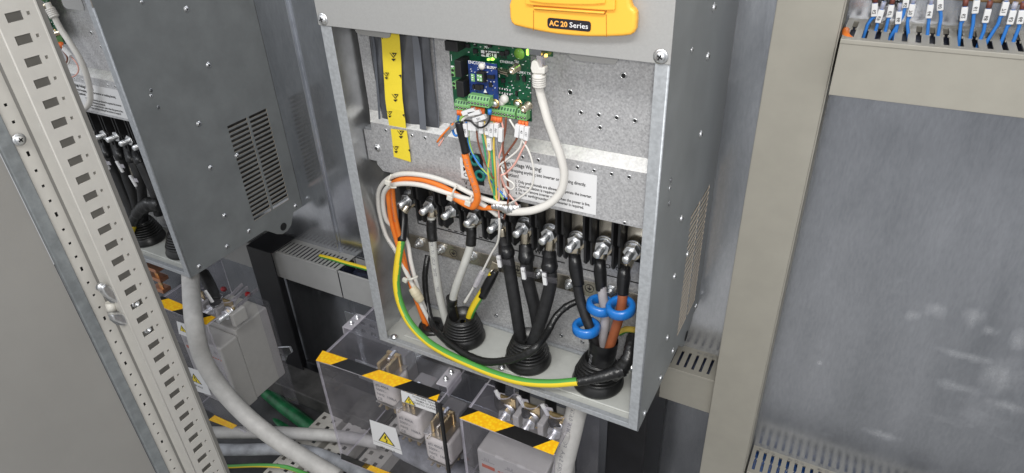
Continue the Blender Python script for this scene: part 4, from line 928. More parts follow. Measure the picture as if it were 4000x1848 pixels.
sleeve(t, [(1765, 1162, -.262), (1766, 1200, -.261), (1774, 1240, -.260), (1784, 1262, -.260)], [.0092, .0086, .0092, .0082], M_tapeblk, 'tape_wrap', lump=.06)
# earth cable: yellow and green, from the first terminal, down and along the front
q0 = wirepts([(1572, 812, -.240), (1575, 860, -.246), (1570, 930, -.262), (1556, 1010, -.276), (1548, 1100, -.288), (1562, 1180, -.296), (1600, 1260, -.304), (1665, 1330, -.312), (1740, 1378, -.318), (1830, 1420, -.322), (1930, 1460, -.325), (2040, 1490, -.326), (2150, 1498, -.322), (2262, 1490, -.314)])
t, pp = cable('earth_cable', 'thick yellow and green earth cable curving from the first stud along the tray', 'cable', q0, .0062, None, stripe=V(.42, .30, .86), mats=[M_yel, M_grn], n=44, steps=14)
sleeve(t, q0[:3] + [q0[2].lerp(q0[3], .08)], [.0068, .0078, .0076, .0070], M_shrink, 'shrink_sleeve'); lug(t, 0, q0[0].lerp(q0[1], .3), .0115)
e1 = wirepts([(2255, 1491, -.3145), (2310, 1480, -.306), (2360, 1468, -.298), (2400, 1456, -.290), (2440, 1445, -.284)])
sleeve(t, e1, [.0070, .0074, .0084, .0100, .0092], M_tapeblk, 'tape_wrap', lump=.07)
t, pp = cable('taped_earth_cable', 'black taped cable end rising at right of the right boot', 'cable', [(2395, 1465, -.284), (2425, 1440, -.282), (2452, 1400, -.276), (2462, 1350, -.262), (2470, 1310, -.245)], [.0098, .0115, .0092, .0080, .0075], M_tapeblk, lump=.10)
t, pp = cable('earth_wire', 'short yellow green wire stub behind the right flange', 'cable', [(2420, 1300, -.216), (2450, 1287, -.222), (2500, 1292, -.228), (2530, 1300, -.23)], .0050, None, stripe=V(0, 0, -1), mats=[M_yelw, M_grn])
t, pp = cable('earth_wire', 'yellow and green wire with black sleeve rising from the left boot to the bar', 'cable', [(1925, 1070, -.226), (1905, 1110, -.232), (1880, 1150, -.238), (1850, 1200, -.244), (1832, 1250, -.246), (1822, 1310, -.246)], .0066, None, stripe=V(.9, .1, -.2), mats=[M_yel, M_grn])
sleeve(t, [(1938, 1058, -.224), (1915, 1095, -.230), (1882, 1158, -.238)], [.0050, .0082, .0080], M_shrink, 'shrink_sleeve')
q = B(); q.obox(P(1930, 1050, Y=-.224), V(.004, 0, .011), V(.006, 0, -.002), V(0, .001, 0)); q.build('lug', M_lug, t)
# black taped loops
t, pp = cable('taped_cable', 'thin black taped cable running across the tray in front of both left boots', 'cable', [(1672, 998, -.218), (1664, 1040, -.230), (1660, 1100, -.238), (1670, 1190, -.250), (1690, 1270, -.270), (1720, 1310, -.288), (1770, 1350, -.302), (1830, 1390, -.312), (1890, 1412, -.316), (1950, 1412, -.316), (2010, 1400, -.314), (2060, 1380, -.310), (2100, 1350, -.300), (2140, 1295, -.270), (2170, 1240, -.250), (2210, 1200, -.236), (2252, 1178, -.226)], [.0050] * 5 + [.0055, .006, .0062, .0064, .006, .0062, .0066, .0060, .0056, .0054, .0056, .005], M_tapeblk, lump=.06)
# ethernet cables
t, pp = cable('network_cable', 'thick white network cable hanging in a loop from the board socket', 'cable', [(2102, 330, -.300), (2118, 390, -.298), (2140, 470, -.298), (2165, 540, -.296), (2190, 610, -.294), (2204, 680, -.292), (2192, 745, -.292), (2150, 793, -.294), (2080, 822, -.296), (2010, 828, -.294), (1985, 826, -.290)], .0053, M_white)
pa, pb2 = P(2098, 235, Y=-.302), P(2104, 335, Y=-.300)
q = B(); c = P(2100, 270, Y=-.303); q.prism([P(*crop(1700, 150, .29412)(x, y), Y=-.308) for x, y in ((1285, 470), (1262, 400), (1275, 310), (1310, 293), (1350, 310), (1385, 400), (1440, 380), (1455, 400), (1450, 480))], (0, .010, 0)); q.build('plug_hood', M_white, t, bevel=.0015, seg=3)
q = B()
for k in range(5): p = P(2106, 298, Y=-.303).lerp(P(2107, 332, Y=-.302), k / 4); q.lathe(p, V(.02, 0, -1), [(.0080, -.0018), (.0084, 0), (.0080, .0018), (.0055, .0019), (.0055, -.0019)], 18, closed=True)
q.cyl(P(2104, 285, Y=-.303), P(2107, 340, Y=-.302), .0062, n=16); q.build('strain_relief', M_white, t)
q = B(); q.prism([P(*crop(1700, 150, .29412)(x, y), Y=-.304) for x, y in ((1345, 225), (1350, 330), (1420, 390), (1425, 245))], (0, .008, 0)); q.build('plug_body', M_acre, t)
# bundle of two white cables and one orange, running left and down to the flat grommet
GW = 'signal cables bundled at the left wall'
bw = [(1995, 800, -.289), (1935, 790, -.292), (1860, 765, -.294), (1780, 725, -.294), (1700, 695, -.294), (1620, 680, -.294), (1550, 683, -.292), (1500, 712, -.286), (1478, 760, -.280), (1484, 840, -.276), (1508, 920, -.272), (1545, 980, -.270), (1580, 1050, -.270), (1615, 1120, -.268), (1650, 1200, -.266), (1682, 1262, -.262), (1692, 1290, -.262)]
t, pp = cable('signal_cable', 'white signal cable with printed jacket on the outside of the bundle', 'cable', bw, .0036, M_white, GW)
path, _ = smooth_path(pp, .01, 8); w_, L_ = along(path, .0036, (-.3, -.8, .5)); q = B(); q.text('EUROCLASS FRH2R 0,6/1 LIYCY 3x2x0,25 CEI 20-22 II', (0, 0, 0), X_, Z_, .0040, warp=lambda x, y: w_(x + .30, y - .002)); q.build('lettering', M_inkg, t)
ob = [(1985, 818, -.288), (1930, 812, -.288), (1880, 810, -.288), (1830, 790, -.290), (1780, 757, -.292), (1720, 725, -.293), (1640, 700, -.292), (1560, 702, -.291), (1520, 735, -.282), (1520, 800, -.276), (1530, 870, -.270), (1552, 950, -.268), (1575, 1020, -.268), (1597, 1090, -.268), (1625, 1170, -.267), (1660, 1265, -.262), (1668, 1290, -.262)]
t, pp = cable('signal_cable', 'orange cable between the two white ones at the top of the bundle', 'cable', ob, .0038, M_orange, GW)
o2 = [(1612, 705, -.284), (1540, 720, -.280), (1535, 770, -.274), (1545, 850, -.268), (1560, 920, -.264), (1572, 980, -.262), (1590, 1060, -.262), (1612, 1130, -.264), (1640, 1210, -.264), (1668, 1275, -.262)]
t, pp = cable('signal_cable', 'inner orange cable with black print running down beside the earth cable', 'cable', o2, .0040, M_orange, GW)
path, _ = smooth_path(pp, .01, 8); w_, L_ = along(path, .0040, (.1, -.85, .5)); q = B(); q.text('SERVO (UL) Euro-class Eca HD 2479 (S)', (0, 0, 0), X_, Z_, .0046, warp=lambda x, y: w_(x + .045, y - .0015)); q.build('lettering', M_inkg, t)
wb = [(1945, 842, -.280), (1910, 815, -.286), (1870, 790, -.290), (1800, 770, -.294), (1720, 745, -.296), (1640, 722, -.296), (1560, 718, -.294), (1512, 735, -.288), (1496, 780, -.282), (1510, 860, -.274), (1560, 900, -.258), (1592, 950, -.252), (1605, 1020, -.256), (1625, 1100, -.258), (1650, 1180, -.258), (1680, 1255, -.258), (1690, 1290, -.258)]
t, pp = cable('signal_cable', 'lower white cable of the bundle, in front of the first studs', 'cable', wb, .0037, M_white, GW)
# orange encoder cable with black sleeve, hanging from the board
t, pp = cable('encoder_cable', 'orange encoder cable with black shrink sleeve hanging from the blue board', 'cable', [(1816, 600, -.303), (1826, 640, -.304), (1842, 690, -.304), (1860, 740, -.303), (1864, 780, -.301), (1850, 806, -.299), (1825, 800, -.296), (1790, 780, -.294), (1750, 755, -.291)], .0049, M_orange)
path, _ = smooth_path(pp, .01, 8); w_, L_ = along(path, .0049, (.4, -.8, .3)); q = B(); q.text('Eca 0-79/UL 2091 GVO', (0, 0, 0), X_, Z_, .0050, warp=lambda x, y: w_(x + .006, y - .0015)); q.build('lettering', M_inkg, t)
sleeve(t, [(1792, 476, -.305), (1800, 510, -.305), (1812, 560, -.304), (1820, 596, -.304)], [.0052, .0058, .0053, .0056], M_shrink, 'shrink_sleeve')
sleeve(t, [(1788, 480, -.304), (1765, 496, -.303), (1745, 520, -.302), (1730, 545, -.302)], [.0040, .0042, .0032, .0022], M_bolt, 'screen_braid', lump=.22)
sleeve(t, [(1772, 482, -.306), (1740, 515, -.305), (1722, 535, -.305), (1708, 555, -.304)], .0014, M_orange, 'core_wire', n=8)
sleeve(t, [(1740, 525, -.303), (1728, 548, -.303), (1714, 570, -.303)], .0015, M_pinkw, 'core_wire', n=8)
# cable ties
def tie(label, pts, head, w=.0015, f=f4b):
    pp = wirepts(pts, f); q = B(); q.tube(pp, w, 8, steps=5); t = q.build('cable_tie', M_tie); tag(t, label, 'cable tie', 'nylon ties on the bundle')
    h = P(*f(head[0], head[1]), Y=head[2]); B().obox(h, V(.0042, 0, -.001), V(.001, 0, .0036), V(0, .0026, 0)).build('tie_head', M_tie, t, bevel=.0008)
tie('nylon tie around the bundle at its bend near the left wall', [(205, 80, -.300), (180, 130, -.303), (175, 185, -.303), (200, 212, -.299), (255, 212, -.297)], (170, 165, -.304))
tie('nylon tie around the bundle left of the orange encoder cable', [(865, 195, -.300), (835, 240, -.303), (820, 290, -.303), (800, 325, -.299)], (797, 318, -.302))
tie('nylon tie around the bundle touching the orange encoder cable', [(1020, 290, -.302), (1005, 330, -.304), (985, 370, -.300)], (978, 372, -.304))
tie('nylon tie around the vertical bundle above its yellowed tape', [(345, 1140, -.274), (400, 1140, -.278), (470, 1112, -.268)], (342, 1150, -.278), .0020)
q = B(); q.tube(wirepts([(415, 190, -.272), (440, 230, -.273), (470, 275, -.272), (500, 318, -.270)], f7b), [.0072, .0082, .0080, .0070], 16, lump=.05); o = q.build('tape_band', M_glue); tag(o, 'yellowed sticky tape wrapped around the vertical bundle', 'tape')
# thin wires from the board down to the joint of screened cables
GT = 'thin signal wires under the control board'
WR = .0011
def wire(label, pts, m, r=WR, mark=None, ferr=None, y0=-.300):
    pts = [(x, y, (pt[0] if pt else y0)) for x, y, *pt in pts]; t, pp = cable('signal_wire', label, 'wire', pts, r, m, GT, f=f3b, n=8, steps=6)
    if mark:
        for x, y, x2, y2, s_ in mark:
            a = P(*f3b(x, y), Y=-.3035); c = P(*f3b(x2, y2), Y=-.3035); d = (c - a); n_ = d.normalized().cross(V(0, 1, 0)).normalized()
            q = B(); q.obox((a + c) / 2, d / 2, n_ * .0029, V(0, .0026, 0)); mk = q.build('marker', M_whitep, t, bevel=.0006)
            q = B(); q.text(s_, (a + c) / 2 - d * .16 + V(0, -.0028, 0) + n_ * -.0013 * 1, d, n_, .0042); q.build('lettering', M_ink, mk)
    if ferr:
        for x, y, x2, y2 in ferr: B().cyl(P(*f3b(x, y), Y=-.3005), P(*f3b(x2, y2), Y=-.3005), .0021, n=10).build('ferrule', M_orangep if m is not M_greyw or True else M_bluew, t)
    return t
J = -.292
wire('mid blue wire crossing to the right behind the green and yellow ones', [(365, 200), (370, 350), (430, 520), (520, 660), (640, 820, J), (700, 890, J), (785, 975, J)], M_bluew, .0014, mark=[(358, 215, 368, 345, '502')], ferr=[(430, 45, 430, 80)])
wire('pale green wire slanting beside the mid blue one', [(392, 215), (392, 320), (405, 430), (470, 600), (590, 740), (660, 830, J), (740, 980, J)], M_lgrnw, mark=[(408, 190, 410, 280, '')], ferr=[(465, 45, 465, 100)])
wire('dark brown thin wire left of the green wires', [(462, 200), (472, 300), (490, 420), (540, 580), (600, 690), (640, 770)], M_brnw, .0012, mark=[(448, 200, 450, 285, '')], ferr=[(490, 50, 490, 105)])
wire('green wire from the blue board making a gentle bow', [(515, 230), (528, 320), (555, 500), (575, 620), (610, 720), (645, 820, J), (655, 1000, J)], M_grnw, mark=[(518, 200, 522, 310, '')], ferr=[(512, 55, 512, 108)])
wire('ochre yellow wire bowing far left before the joint', [(550, 190), (552, 320), (575, 440), (600, 530), (588, 650), (592, 760), (630, 890, J), (690, 1010, J)], M_yelw, .0013, mark=[(580, 215, 580, 325, 'PE')], ferr=[(538, 58, 538, 112)])
wire('bright yellow wire hanging straight beside the darker green wire', [(648, 175), (645, 350), (645, 500), (658, 700), (670, 900, J), (680, 1090, J)], M_yelw, .0014, mark=[(675, 210, 668, 345, '001')], ferr=[(648, 140, 648, 190)])
wire('darker green wire hanging straight beside the bright yellow one', [(622, 180), (620, 300), (622, 480), (638, 700), (642, 900, J), (665, 1060, J)], M_grnw, .0013, mark=[(625, 210, 622, 345, '021')], ferr=[(626, 135, 626, 185)])
wire('thin grey wire behind the pink and brown wires', [(680, 200), (672, 380), (682, 500), (715, 700), (735, 850, J), (760, 960, J)], M_greyw, .0012, mark=[(598, 360, 605, 480, '123')], ferr=[(664, 145, 664, 195)])
wire('pink wire running down past the joint to the fifth stud', [(722, 190), (738, 270), (730, 440), (695, 560), (690, 700), (700, 900, J), (690, 1050, J), (700, 1180, -.285)], M_pinkw, .0013, mark=[(718, 260, 714, 395, '')], ferr=[(690, 148, 690, 200), (712, 152, 714, 200)])
wire('red brown wire dangling longest in front of the joint', [(768, 150), (760, 280), (735, 430), (748, 560), (772, 700), (792, 900, J), (782, 1040, J), (745, 1180, -.285)], M_brnw, .0014)
wire('white wire in a wide bow in front of the warning label', [(802, 170), (900, 330), (1000, 500), (1045, 680), (1025, 850), (910, 960), (790, 1030, J)], M_white, .0014)
wire('black brown wire from the small terminal block, slanting left', [(885, 200), (885, 345), (800, 480), (720, 600), (712, 700), (740, 860, J)], M_brnw, .0013, mark=[(890, 222, 878, 348, '')], ferr=[(908, 185, 908, 225)])
wire('cream wire from the small terminal block, slanting left', [(930, 230), (925, 400), (880, 490), (760, 590), (700, 650), (720, 800, J), (770, 960, J)], M_white, .0014, mark=[(934, 232, 930, 360, '43')], ferr=[(940, 190, 940, 232)])
wire('salmon wire from the rightmost terminal, bowing under the cream one', [(975, 250), (970, 390), (925, 490), (850, 630), (760, 720), (720, 750), (780, 900, J), (885, 1040, J)], M_pinkw, .0014, mark=[(984, 245, 972, 380, '121')], ferr=[(976, 195, 976, 245)])
wire('white wire curled into a small loop over the warning label', [(715, 650), (760, 760), (830, 810), (850, 850), (815, 882), (760, 850, J), (740, 960, J)], M_white, .0014)
wire('black wire arching from a blue ferrule to the encoder sleeve', [(605, 110, -.309), (603, 170, -.309), (570, 225, -.309), (515, 255, -.309), (460, 235, -.309), (410, 190, -.309), (350, 182, -.306)], M_cableblk, .0013)
wire('dark blue wire looping left of the black encoder sleeve', [(290, 125), (275, 200), (240, 235), (232, 290), (255, 335), (290, 330)], M_bluew, .0016, ferr=[(285, 80, 285, 125), (310, 85, 310, 130)])
wire('short green wire turning into the encoder sleeve', [(350, 120), (320, 150), (302, 190), (305, 215)], M_lgrnw, .0017, mark=[(330, 112, 455, 70, '')])
wire('short white wire turning into the encoder sleeve', [(450, 130), (380, 140), (330, 175), (310, 210)], M_white, .0018, mark=[(390, 115, 510, 92, ''), (440, 180, 562, 140, '521')])
B().cyl(P(*f3b(603, 70), Y=-.309), P(*f3b(603, 120), Y=-.309), .0026, n=10).build('ferrule', M_bluew, bpy.data.objects['signal_wire.015'] if 'signal_wire.015' in bpy.data.objects else None)
t, pp = cable('signal_wire', 'long white wire with a bare splice hanging down between grey and black cables', 'wire', [(1950, 850, -.286), (1951, 900, -.284), (1943, 950, -.278), (1920, 990, -.274), (1890, 1050, -.270), (1865, 1095, -.268), (1840, 1140, -.266), (1815, 1182, -.264)], [.0017, .0017, .0016, .0016, .0017, .0016, .0018, .0027], M_white, GT)
sleeve(t, [(1884, 1062, -.271), (1868, 1095, -.270), (1856, 1118, -.269)], [.0040, .0050, .0040], M_acre, 'splice_sleeve')
q = B(); q.tube(wirepts([(1925, 805, -.292), (1950, 805, -.292), (1985, 815, -.292), (2005, 812, -.292), (2030, 808, -.292)]), [.0045, .0055, .0068, .0075, .003], 14, lump=.18); o = q.build('screen_joint', M_bolt); tag(o, 'crumpled bare screen joint where the signal cables meet the thin wires', 'cable joint')
# ------------------------------------------------------------------ wires of the partly hidden drive
OFF = V(-.935, -.002, -.016)
def shifted(pts): return [Vector(p) + OFF for p in wirepts(pts)]
def loose(u, v, Y): return P(u, v, Y=Y)
ncp = [(185, 10, -.302), (205, 50, -.302), (235, 110, -.301), (275, 170, -.300), (315, 235, -.298), (340, 300, -.296), (352, 360, -.294), (350, 400, -.294), (330, 425, -.294), (300, 433, -.292)]
t, pp = cable('network_cable', 'thick white network cable beside the slotted rail in the left drive', 'cable', ncp, .0053, M_white)
q = B()
for k in range(5): q.lathe(P(196 + k * 4, 36 + k * 7, Y=-.302), V(.35, 0, -.94), [(.0080, -.0016), (.0084, 0), (.0080, .0016), (.0055, .0017), (.0055, -.0017)], 16, closed=True)
q.build('strain_relief', M_white, t)
f7 = crop(120, 0, .30248)
def lwire(label, pts, m, r, mk=None):
    t, pp = cable('signal_wire', label, 'wire', [(x, y, -.300) for x, y in pts], r, m, 'thin wires in the left drive', f=f7, n=8, steps=6)
    if mk:
        a = P(*f7(mk[0], mk[1]), Y=-.303); c = P(*f7(mk[2], mk[3]), Y=-.303); d = c - a; n_ = d.normalized().cross(V(0, 1, 0)).normalized(); B().obox((a + c) / 2, d / 2, n_ * .0032, V(0, .0028, 0)).build('marker', M_whitep, t, bevel=.0006)
    B().cyl(P(*f7(pts[0][0], pts[0][1] - 10), Y=-.300), P(*f7(pts[0][0] + 4, pts[0][1] + 45), Y=-.300), .0026, n=10).build('ferrule', M_orangep, t)
lwire('thin pink wire curling over the warning label in the left drive', [(385, 560), (440, 660), (520, 730), (600, 830), (615, 920), (560, 985), (450, 1005)], M_pinkw, .0013, (420, 625, 515, 725))
lwire('thin brown wire curling behind the rail in the left drive', [(360, 565), (420, 660), (470, 740), (460, 810), (390, 870)], M_brnw, .0014)
lwire('thin white wire curling behind the rail in the left drive', [(400, 565), (450, 670), (500, 745), (485, 820), (410, 885)], M_white, .0014)
f8 = crop(300, 380, .5714)
def lcable(label, i, pts, tagp):
    lb = wirepts([(pts[0][0], pts[0][1], -.230)], f8)[0]
    pp = [lb] + wirepts(pts[1:], f8); t, _ = cable('power_cable', label, 'cable', pp, .0096, M_cableblk, 'black cables in the left drive')
    sleeve(t, [pp[0], pp[0].lerp(pp[1], .5), pp[1], pp[1].lerp(pp[2], .12)], [.0096, .0110, .0122, .0110], M_shrink, 'shrink_sleeve')
    if tagp:
        c = P(*f8(*tagp), Y=-.262); q = B(); q.obox(c, V(.004, 0, -.0120), V(.0036, 0, .0006), V(0, .002, 0)); q.build('marker', M_whitep, t, bevel=.0008); q = B(); q.obox(c + V(.009, .001, .003), V(.001, 0, -.004), V(.006, 0, .0008), V(0, .0006, 0)); q.build('tag_holder', M_acre, t)
lcable('leftmost black cable inside the left drive, nearest the rail', 6, [(165, 275, 0), (205, 385, -.244), (260, 520, -.248), (330, 680, -.254), (400, 850, -.262), (430, 940, -.264)], (200, 455))
lcable('second black cable inside the left drive, with a white tag', 7, [(255, 300, 0), (295, 395, -.242), (345, 560, -.246), (400, 720, -.250), (430, 900, -.256)], (293, 475))
lcable('third black cable inside the left drive, with a lower white tag', 8, [(345, 325, 0), (375, 420, -.244), (430, 560, -.250), (450, 700, -.256), (460, 900, -.262)], (385, 572))
lcable('black cable inside the left drive closest to its side panel', 9, [(405, 345, 0), (430, 430, -.248), (480, 540, -.254), (540, 680, -.260), (560, 800, -.262)], None)
t, pp = cable('earth_cable', 'yellow green cable with taped black top beside the slotted rail', 'cable', wirepts([(355, 950, -.300), (375, 880, -.296), (400, 820, -.290), (440, 765, -.282), (500, 735, -.274), (560, 735, -.268)], f8), [.0092] * 6, None, stripe=V(-.9, 0, .3), mats=[M_yel, M_grn])
sleeve(t, wirepts([(382, 862, -.295), (405, 812, -.289), (445, 762, -.281), (500, 732, -.273), (575, 740, -.266)], f8), [.0104, .0115, .0135, .0150, .0130], M_tapeblk, 'tape_wrap', lump=.10)
t, pp = cable('earth_wire', 'short visible stretch of yellow green wire higher beside the rail', 'cable', wirepts([(270, 760, -.262), (290, 700, -.258), (305, 640, -.250), (300, 610, -.245)], f8), .0075, None, stripe=V(-.9, 0, .3), mats=[M_yel, M_grn])
# ================================================================== clear guards, fuses, switches below the drives
f3c = crop(1220, 1200, .3866); f4c = crop(1220, 1500, .29240); f5d = crop(1780, 1450, .33445)
def rotz(v, a): return V(v.x * math.cos(a) - v.y * math.sin(a), v.x * math.sin(a) + v.y * math.cos(a), v.z)
def sheet(b, p, q_, r, s_, n, th, edge=1):
    """thin slab through four corners, broad faces material 0, rims material 1"""
    n = Vector(n).normalized() * th; b.prism([p, q_, r, s_], n, 0, edge)
def triangle_sign(q, c, U, Vv, s_, N):
    N = Vector(N); pt = lambda x, y, h=0: c + U * (x * s_) + Vv * (y * s_) + N * h
    q.prism([pt(-1, -.62), pt(1, -.62), pt(0, 1.05)], N * .0003, 1); q.prism([pt(-.80, -.50, .0003), pt(.80, -.50, .0003), pt(0, .82, .0003)], N * .0003, 2)
    for poly in ([(-.02, .55), (.16, .5), (.02, .12), (-.14, .12)], [(-.14, .16), (.22, .02), (.22, -.06), (-.12, .05)], [(.10, -.02), (.22, -.02), (.10, -.34), (.02, -.30)], [(-.06, -.26), (.20, -.28), (.06, -.48)]): q.prism([pt(x, y, .0006) for x, y in poly], N * .0002, 1)
ZG = -.060
FL, FR = P(1234, 1409, Z=ZG), P(1714, 1572, Z=ZG); BLk, BRk = P(1450, 1205, Z=ZG), None
U1 = (FR - FL).normalized(); N1 = V(U1.y, -U1.x, 0).normalized()      # N1 points to the viewer
D1 = (BLk - FL); BLk = FL + D1.normalized() * .215; BRk = BLk + (FR - FL)
zbot = -.325
g = thing('fuse_guard', 'large clear acrylic guard with hazard tape over the white fuses', 'acrylic guard', FL, 'clear acrylic guards')
th = .0030
b = B(); sheet(b, FL, FR, FR + Z_ * (zbot - ZG), FL + Z_ * (zbot - ZG), N1, -th); b.build('front_pane', [M_acr, M_acre], g)
b = B(); i_ = -N1 * (th + .0002); sheet(b, FL + i_, FR + i_, BRk, BLk, V(0, 0, -1), th); b.build('top_pane', [M_acr, M_acre], g)
zo = V(0, 0, -.0033)
b = B(); sheet(b, FL + i_ + zo, BLk + zo, BLk + Z_ * (zbot - ZG), FL + i_ + Z_ * (zbot - ZG), U1, th); b.build('side_pane', [M_acr, M_acre], g)
b = B(); sheet(b, FR + i_ + zo - U1 * th, BRk + zo - U1 * th, BRk - U1 * th + Z_ * (zbot - ZG), FR + i_ - U1 * th + Z_ * (zbot - ZG), U1, th); b.build('side_pane', [M_acr, M_acre], g)
# dark seal strip on the right front edge
B().obox((FR + FR + Z_ * (zbot - ZG)) / 2 + N1 * .001 + U1 * .0018, U1 * .0028, N1 * .0028, Z_ * ((ZG - zbot) / 2 - .002)).build('edge_seal', M_black, g, bevel=.001)
zt2 = ZG + .0005
def tp(x, y, f=f3c): u, v = f(x, y); return P(u, v, Z=zt2)
bot = [tp(*p) for p in ((35, 540), (190, 583), (500, 692), (820, 808), (1170, 920), (1255, 955))]; tpp = [tp(*p) for p in ((105, 440), (360, 525), (675, 635), (1010, 745), (1285, 880), (1310, 850))]
def tape(polys, n, parent, th_=.0006):
    for k, (poly, m) in enumerate(polys): B().prism(poly, Vector(n) * th_).build('hazard_tape', m, parent)
tape([([bot[0], bot[1], tpp[1], tpp[0]], M_haz), ([bot[1], bot[2], tpp[2], tpp[1]], M_hazk), ([bot[2], bot[3], tpp[3], tpp[2]], M_haz), ([bot[3], bot[4], tpp[4], tpp[5], tpp[3]], M_hazk), ([bot[4], bot[5], tpp[4]], M_haz)], Z_, g)
# lower tape on the front pane
nf = N1; off = FL + N1 * .0006
def fp(x, y, f=f4c): u, v = f(x, y); return Ppl(u, v, off, N1)
def lowtape():
    a = fp(385, 905); return a
w0 = .018; s0 = zbot + .001
def fpt(s_, z): return FL + U1 * s_ + N1 * .0006 + Z_ * (z - ZG)
LW = (FR - FL).length; zlo = fp(395, 930).z
segs = [(0, .012, M_haz), (.004, .062, M_hazk), (.062, .135, M_haz), (.135, .20, M_hazk), (.20, LW - .004, M_haz)]
for k, (a, c, m) in enumerate(segs):
    if k == 0: continue
    B().prism([fpt(a, zlo), fpt(c + .012, zlo), fpt(c, zlo - w0), fpt(max(0, a - .012 + (.008 if k == 1 else 0)), zlo - w0)], N1 * .0005).build('hazard_tape', m, g)
# warning labels
for pts, kind in ((((1185, 85), (1640, 245), (1655, 395), (1200, 235)), 0), (((765, 475), (1115, 595), (1205, 945), (820, 800)), 1)):
    c4 = [fp(*p) for p in pts]; q = B(); q.prism(c4, N1 * .0004, 0); lb = q.build('warning_label', M_whitep, g)
    q = B(); Ud = (c4[1] - c4[0] + c4[2] - c4[3]).normalized(); Vd = Z_; nn = N1 * .0005
    if kind == 0:
        c = fp(1300, 225) + nn; triangle_sign(q, c, U1, Z_, .0115, N1)
        for k, s_ in enumerate(('ATTENZIONE', 'TOGLIERE TENSIONE', 'PRIMA DI APRIRE', 'QUESTO COPERCHIO')): q.text(s_, fp(1535, 225) + nn + Z_ * (-.0068 * k + .004), U1, Z_, .0062, 1, align='CENTER')
    else:
        c = fp(985, 735) + nn; triangle_sign(q, c, U1, Z_, .0185, N1); q.text('380 VOLT', fp(1010, 885) + nn, U1, Z_, .0078, 1, align='CENTER')
        a, d = fp(820, 752) + nn, fp(1190, 885) + nn; q.prism([a, d, d - Z_ * .0005, a - Z_ * .0005], N1 * .0001, 1)
    q.build('printing', [M_whitep, M_ink, M_yelt], lb)
# acrylic corner brackets with bolts
def bracket(c, U, N, parent, flip=1):
    b = B(); b.obox(c + Z_ * .0018, U * .011, N * .022, Z_ * .0015); b.obox(c + Z_ * -.010 + U * (-.0105 * flip), U * .0012, N * .022, Z_ * .0105); br = b.build('corner_bracket', [M_acre], parent, bevel=.0006)
    for s_ in (-.010, .008):
        q = B(); p = c + N * s_ + Z_ * .0034; q.lathe(p, Z_, [(.0048, 0), (.0048, .0014), (.0026, .0015), (.0026, .007), (0, .0072)], 10); q.cyl(p + Z_ * .0014, p + Z_ * .004, .0040, n=6, smooth=False); q.build('bolt', M_bolt, br)
DN = -(D1.normalized())
bc = P(*f3c(425, 155), Z=ZG + .002); bracket(bc, U1, DN, g)
bc = P(*f3c(1375, 715), Z=ZG + .002); bracket(bc, U1, DN, g, -1)
# white NH fuses on their bases behind the guard
def fuse(label, u, v, Y, sc=1.0, txt=True):
    c = P(u, v, Y=Y); w, h, d = .0235 * sc, .029 * sc, .0225 * sc
    t = thing('fuse', label, 'fuse', c - Z_ * .06, 'white ceramic fuses under the large guard')
    B().box(c.x - w, c.x + w, c.y - d, c.y + d, c.z - h, c.z + h).build('ceramic_body', M_white_cer, t, bevel=.013, seg=6)
    for s_ in (1, -1): B().box(c.x - w * .93, c.x + w * .93, c.y - d * .93, c.y + d * .93, c.z + s_ * (h + .0008) - .0006, c.z + s_ * (h + .0008) + .0006).build('end_plate', M_fusemet, t, bevel=.0004)
    for s_ in (1, -1): B().box(c.x - .0025, c.x + .0025, c.y - d * .6, c.y + d * .6, c.z + s_ * (h + .009) - .008, c.z + s_ * (h + .009) + .008).build('blade', M_lug, t, bevel=.0008)
    for s_ in (1, -1): B().box(c.x - .013, c.x - .009, c.y - d - .006, c.y - d + .006, c.z + s_ * (h + .0012) - .0008, c.z + s_ * (h + .0012) + .0008).build('grip_lug', M_lug, t)
    for s_ in (1, -1):
        q = B(); zc = c.z + s_ * (h + .014)
        q.box(c.x - .014, c.x - .007, c.y - .016, c.y + .016, zc - .013, zc + .013); q.box(c.x + .007, c.x + .014, c.y - .016, c.y + .016, zc - .013, zc + .013); q.box(c.x - .016, c.x + .016, c.y + .0165, c.y + .024, zc - .015, zc + .015); q.build('contact_clip', M_brass, t, bevel=.002)
    B().box(c.x - .020, c.x + .020, c.y + .025, c.y + .060, c.z - h - .034, c.z + h + .020).build('fuse_base', M_fuse_base, t, bevel=.003)
    q = B(); zz = c.z + h + .026; q.cyl((c.x, c.y + .026, zz), (c.x, c.y + .010, zz), .0055, n=6, smooth=False); q.cyl((c.x, c.y + .009, zz), (c.x, c.y + .002, zz), .0036, n=10); q.build('bolt', M_bolt, t)
    q = B(); y = c.y - d - .0004
    for k, (s_, z) in enumerate((('gG 400A', .012), ('500V~', .002), ('NH2  100kA', -.008), ('CE', -.018))): q.text(s_, (c.x - w * .55, y, c.z + z * sc), X_, Z_, .0075 * sc)
    q.build('printing', M_inkg, t); return t
fuse('white ceramic fuse at the back left of three, high under the guard top', 1530, 1500, -.265, 1.2)
fuse('white ceramic fuse in the middle of three behind the small warning label', 1622, 1625, -.290, 1.2)
fuse('white ceramic fuse at front right of three, beside the dark guard edge', 1735, 1725, -.300, 1.2)
# slotted mounting rails the fuses are fixed to
for zr, lb in ((-.150, 'slotted zinc rail behind the fuses, the upper of two'), (-.285, 'slotted zinc rail behind the fuses, the lower of two')):
    us = [0]; x = .012
    while x + .016 < .40: us += [x, x + .014]; x += .026
    us.append(.40)
    o = B().grid((-.69, -.172, zr), X_, Z_, V(0, -1, 0), .002, us, [-.028, -.016, -.006, .006, .016, .028], lambda i, j: i % 2 == 1 and j in (1, 3)).build('mounting_rail', M_boltd); tag(o, lb, 'rail', 'rails behind the fuses')
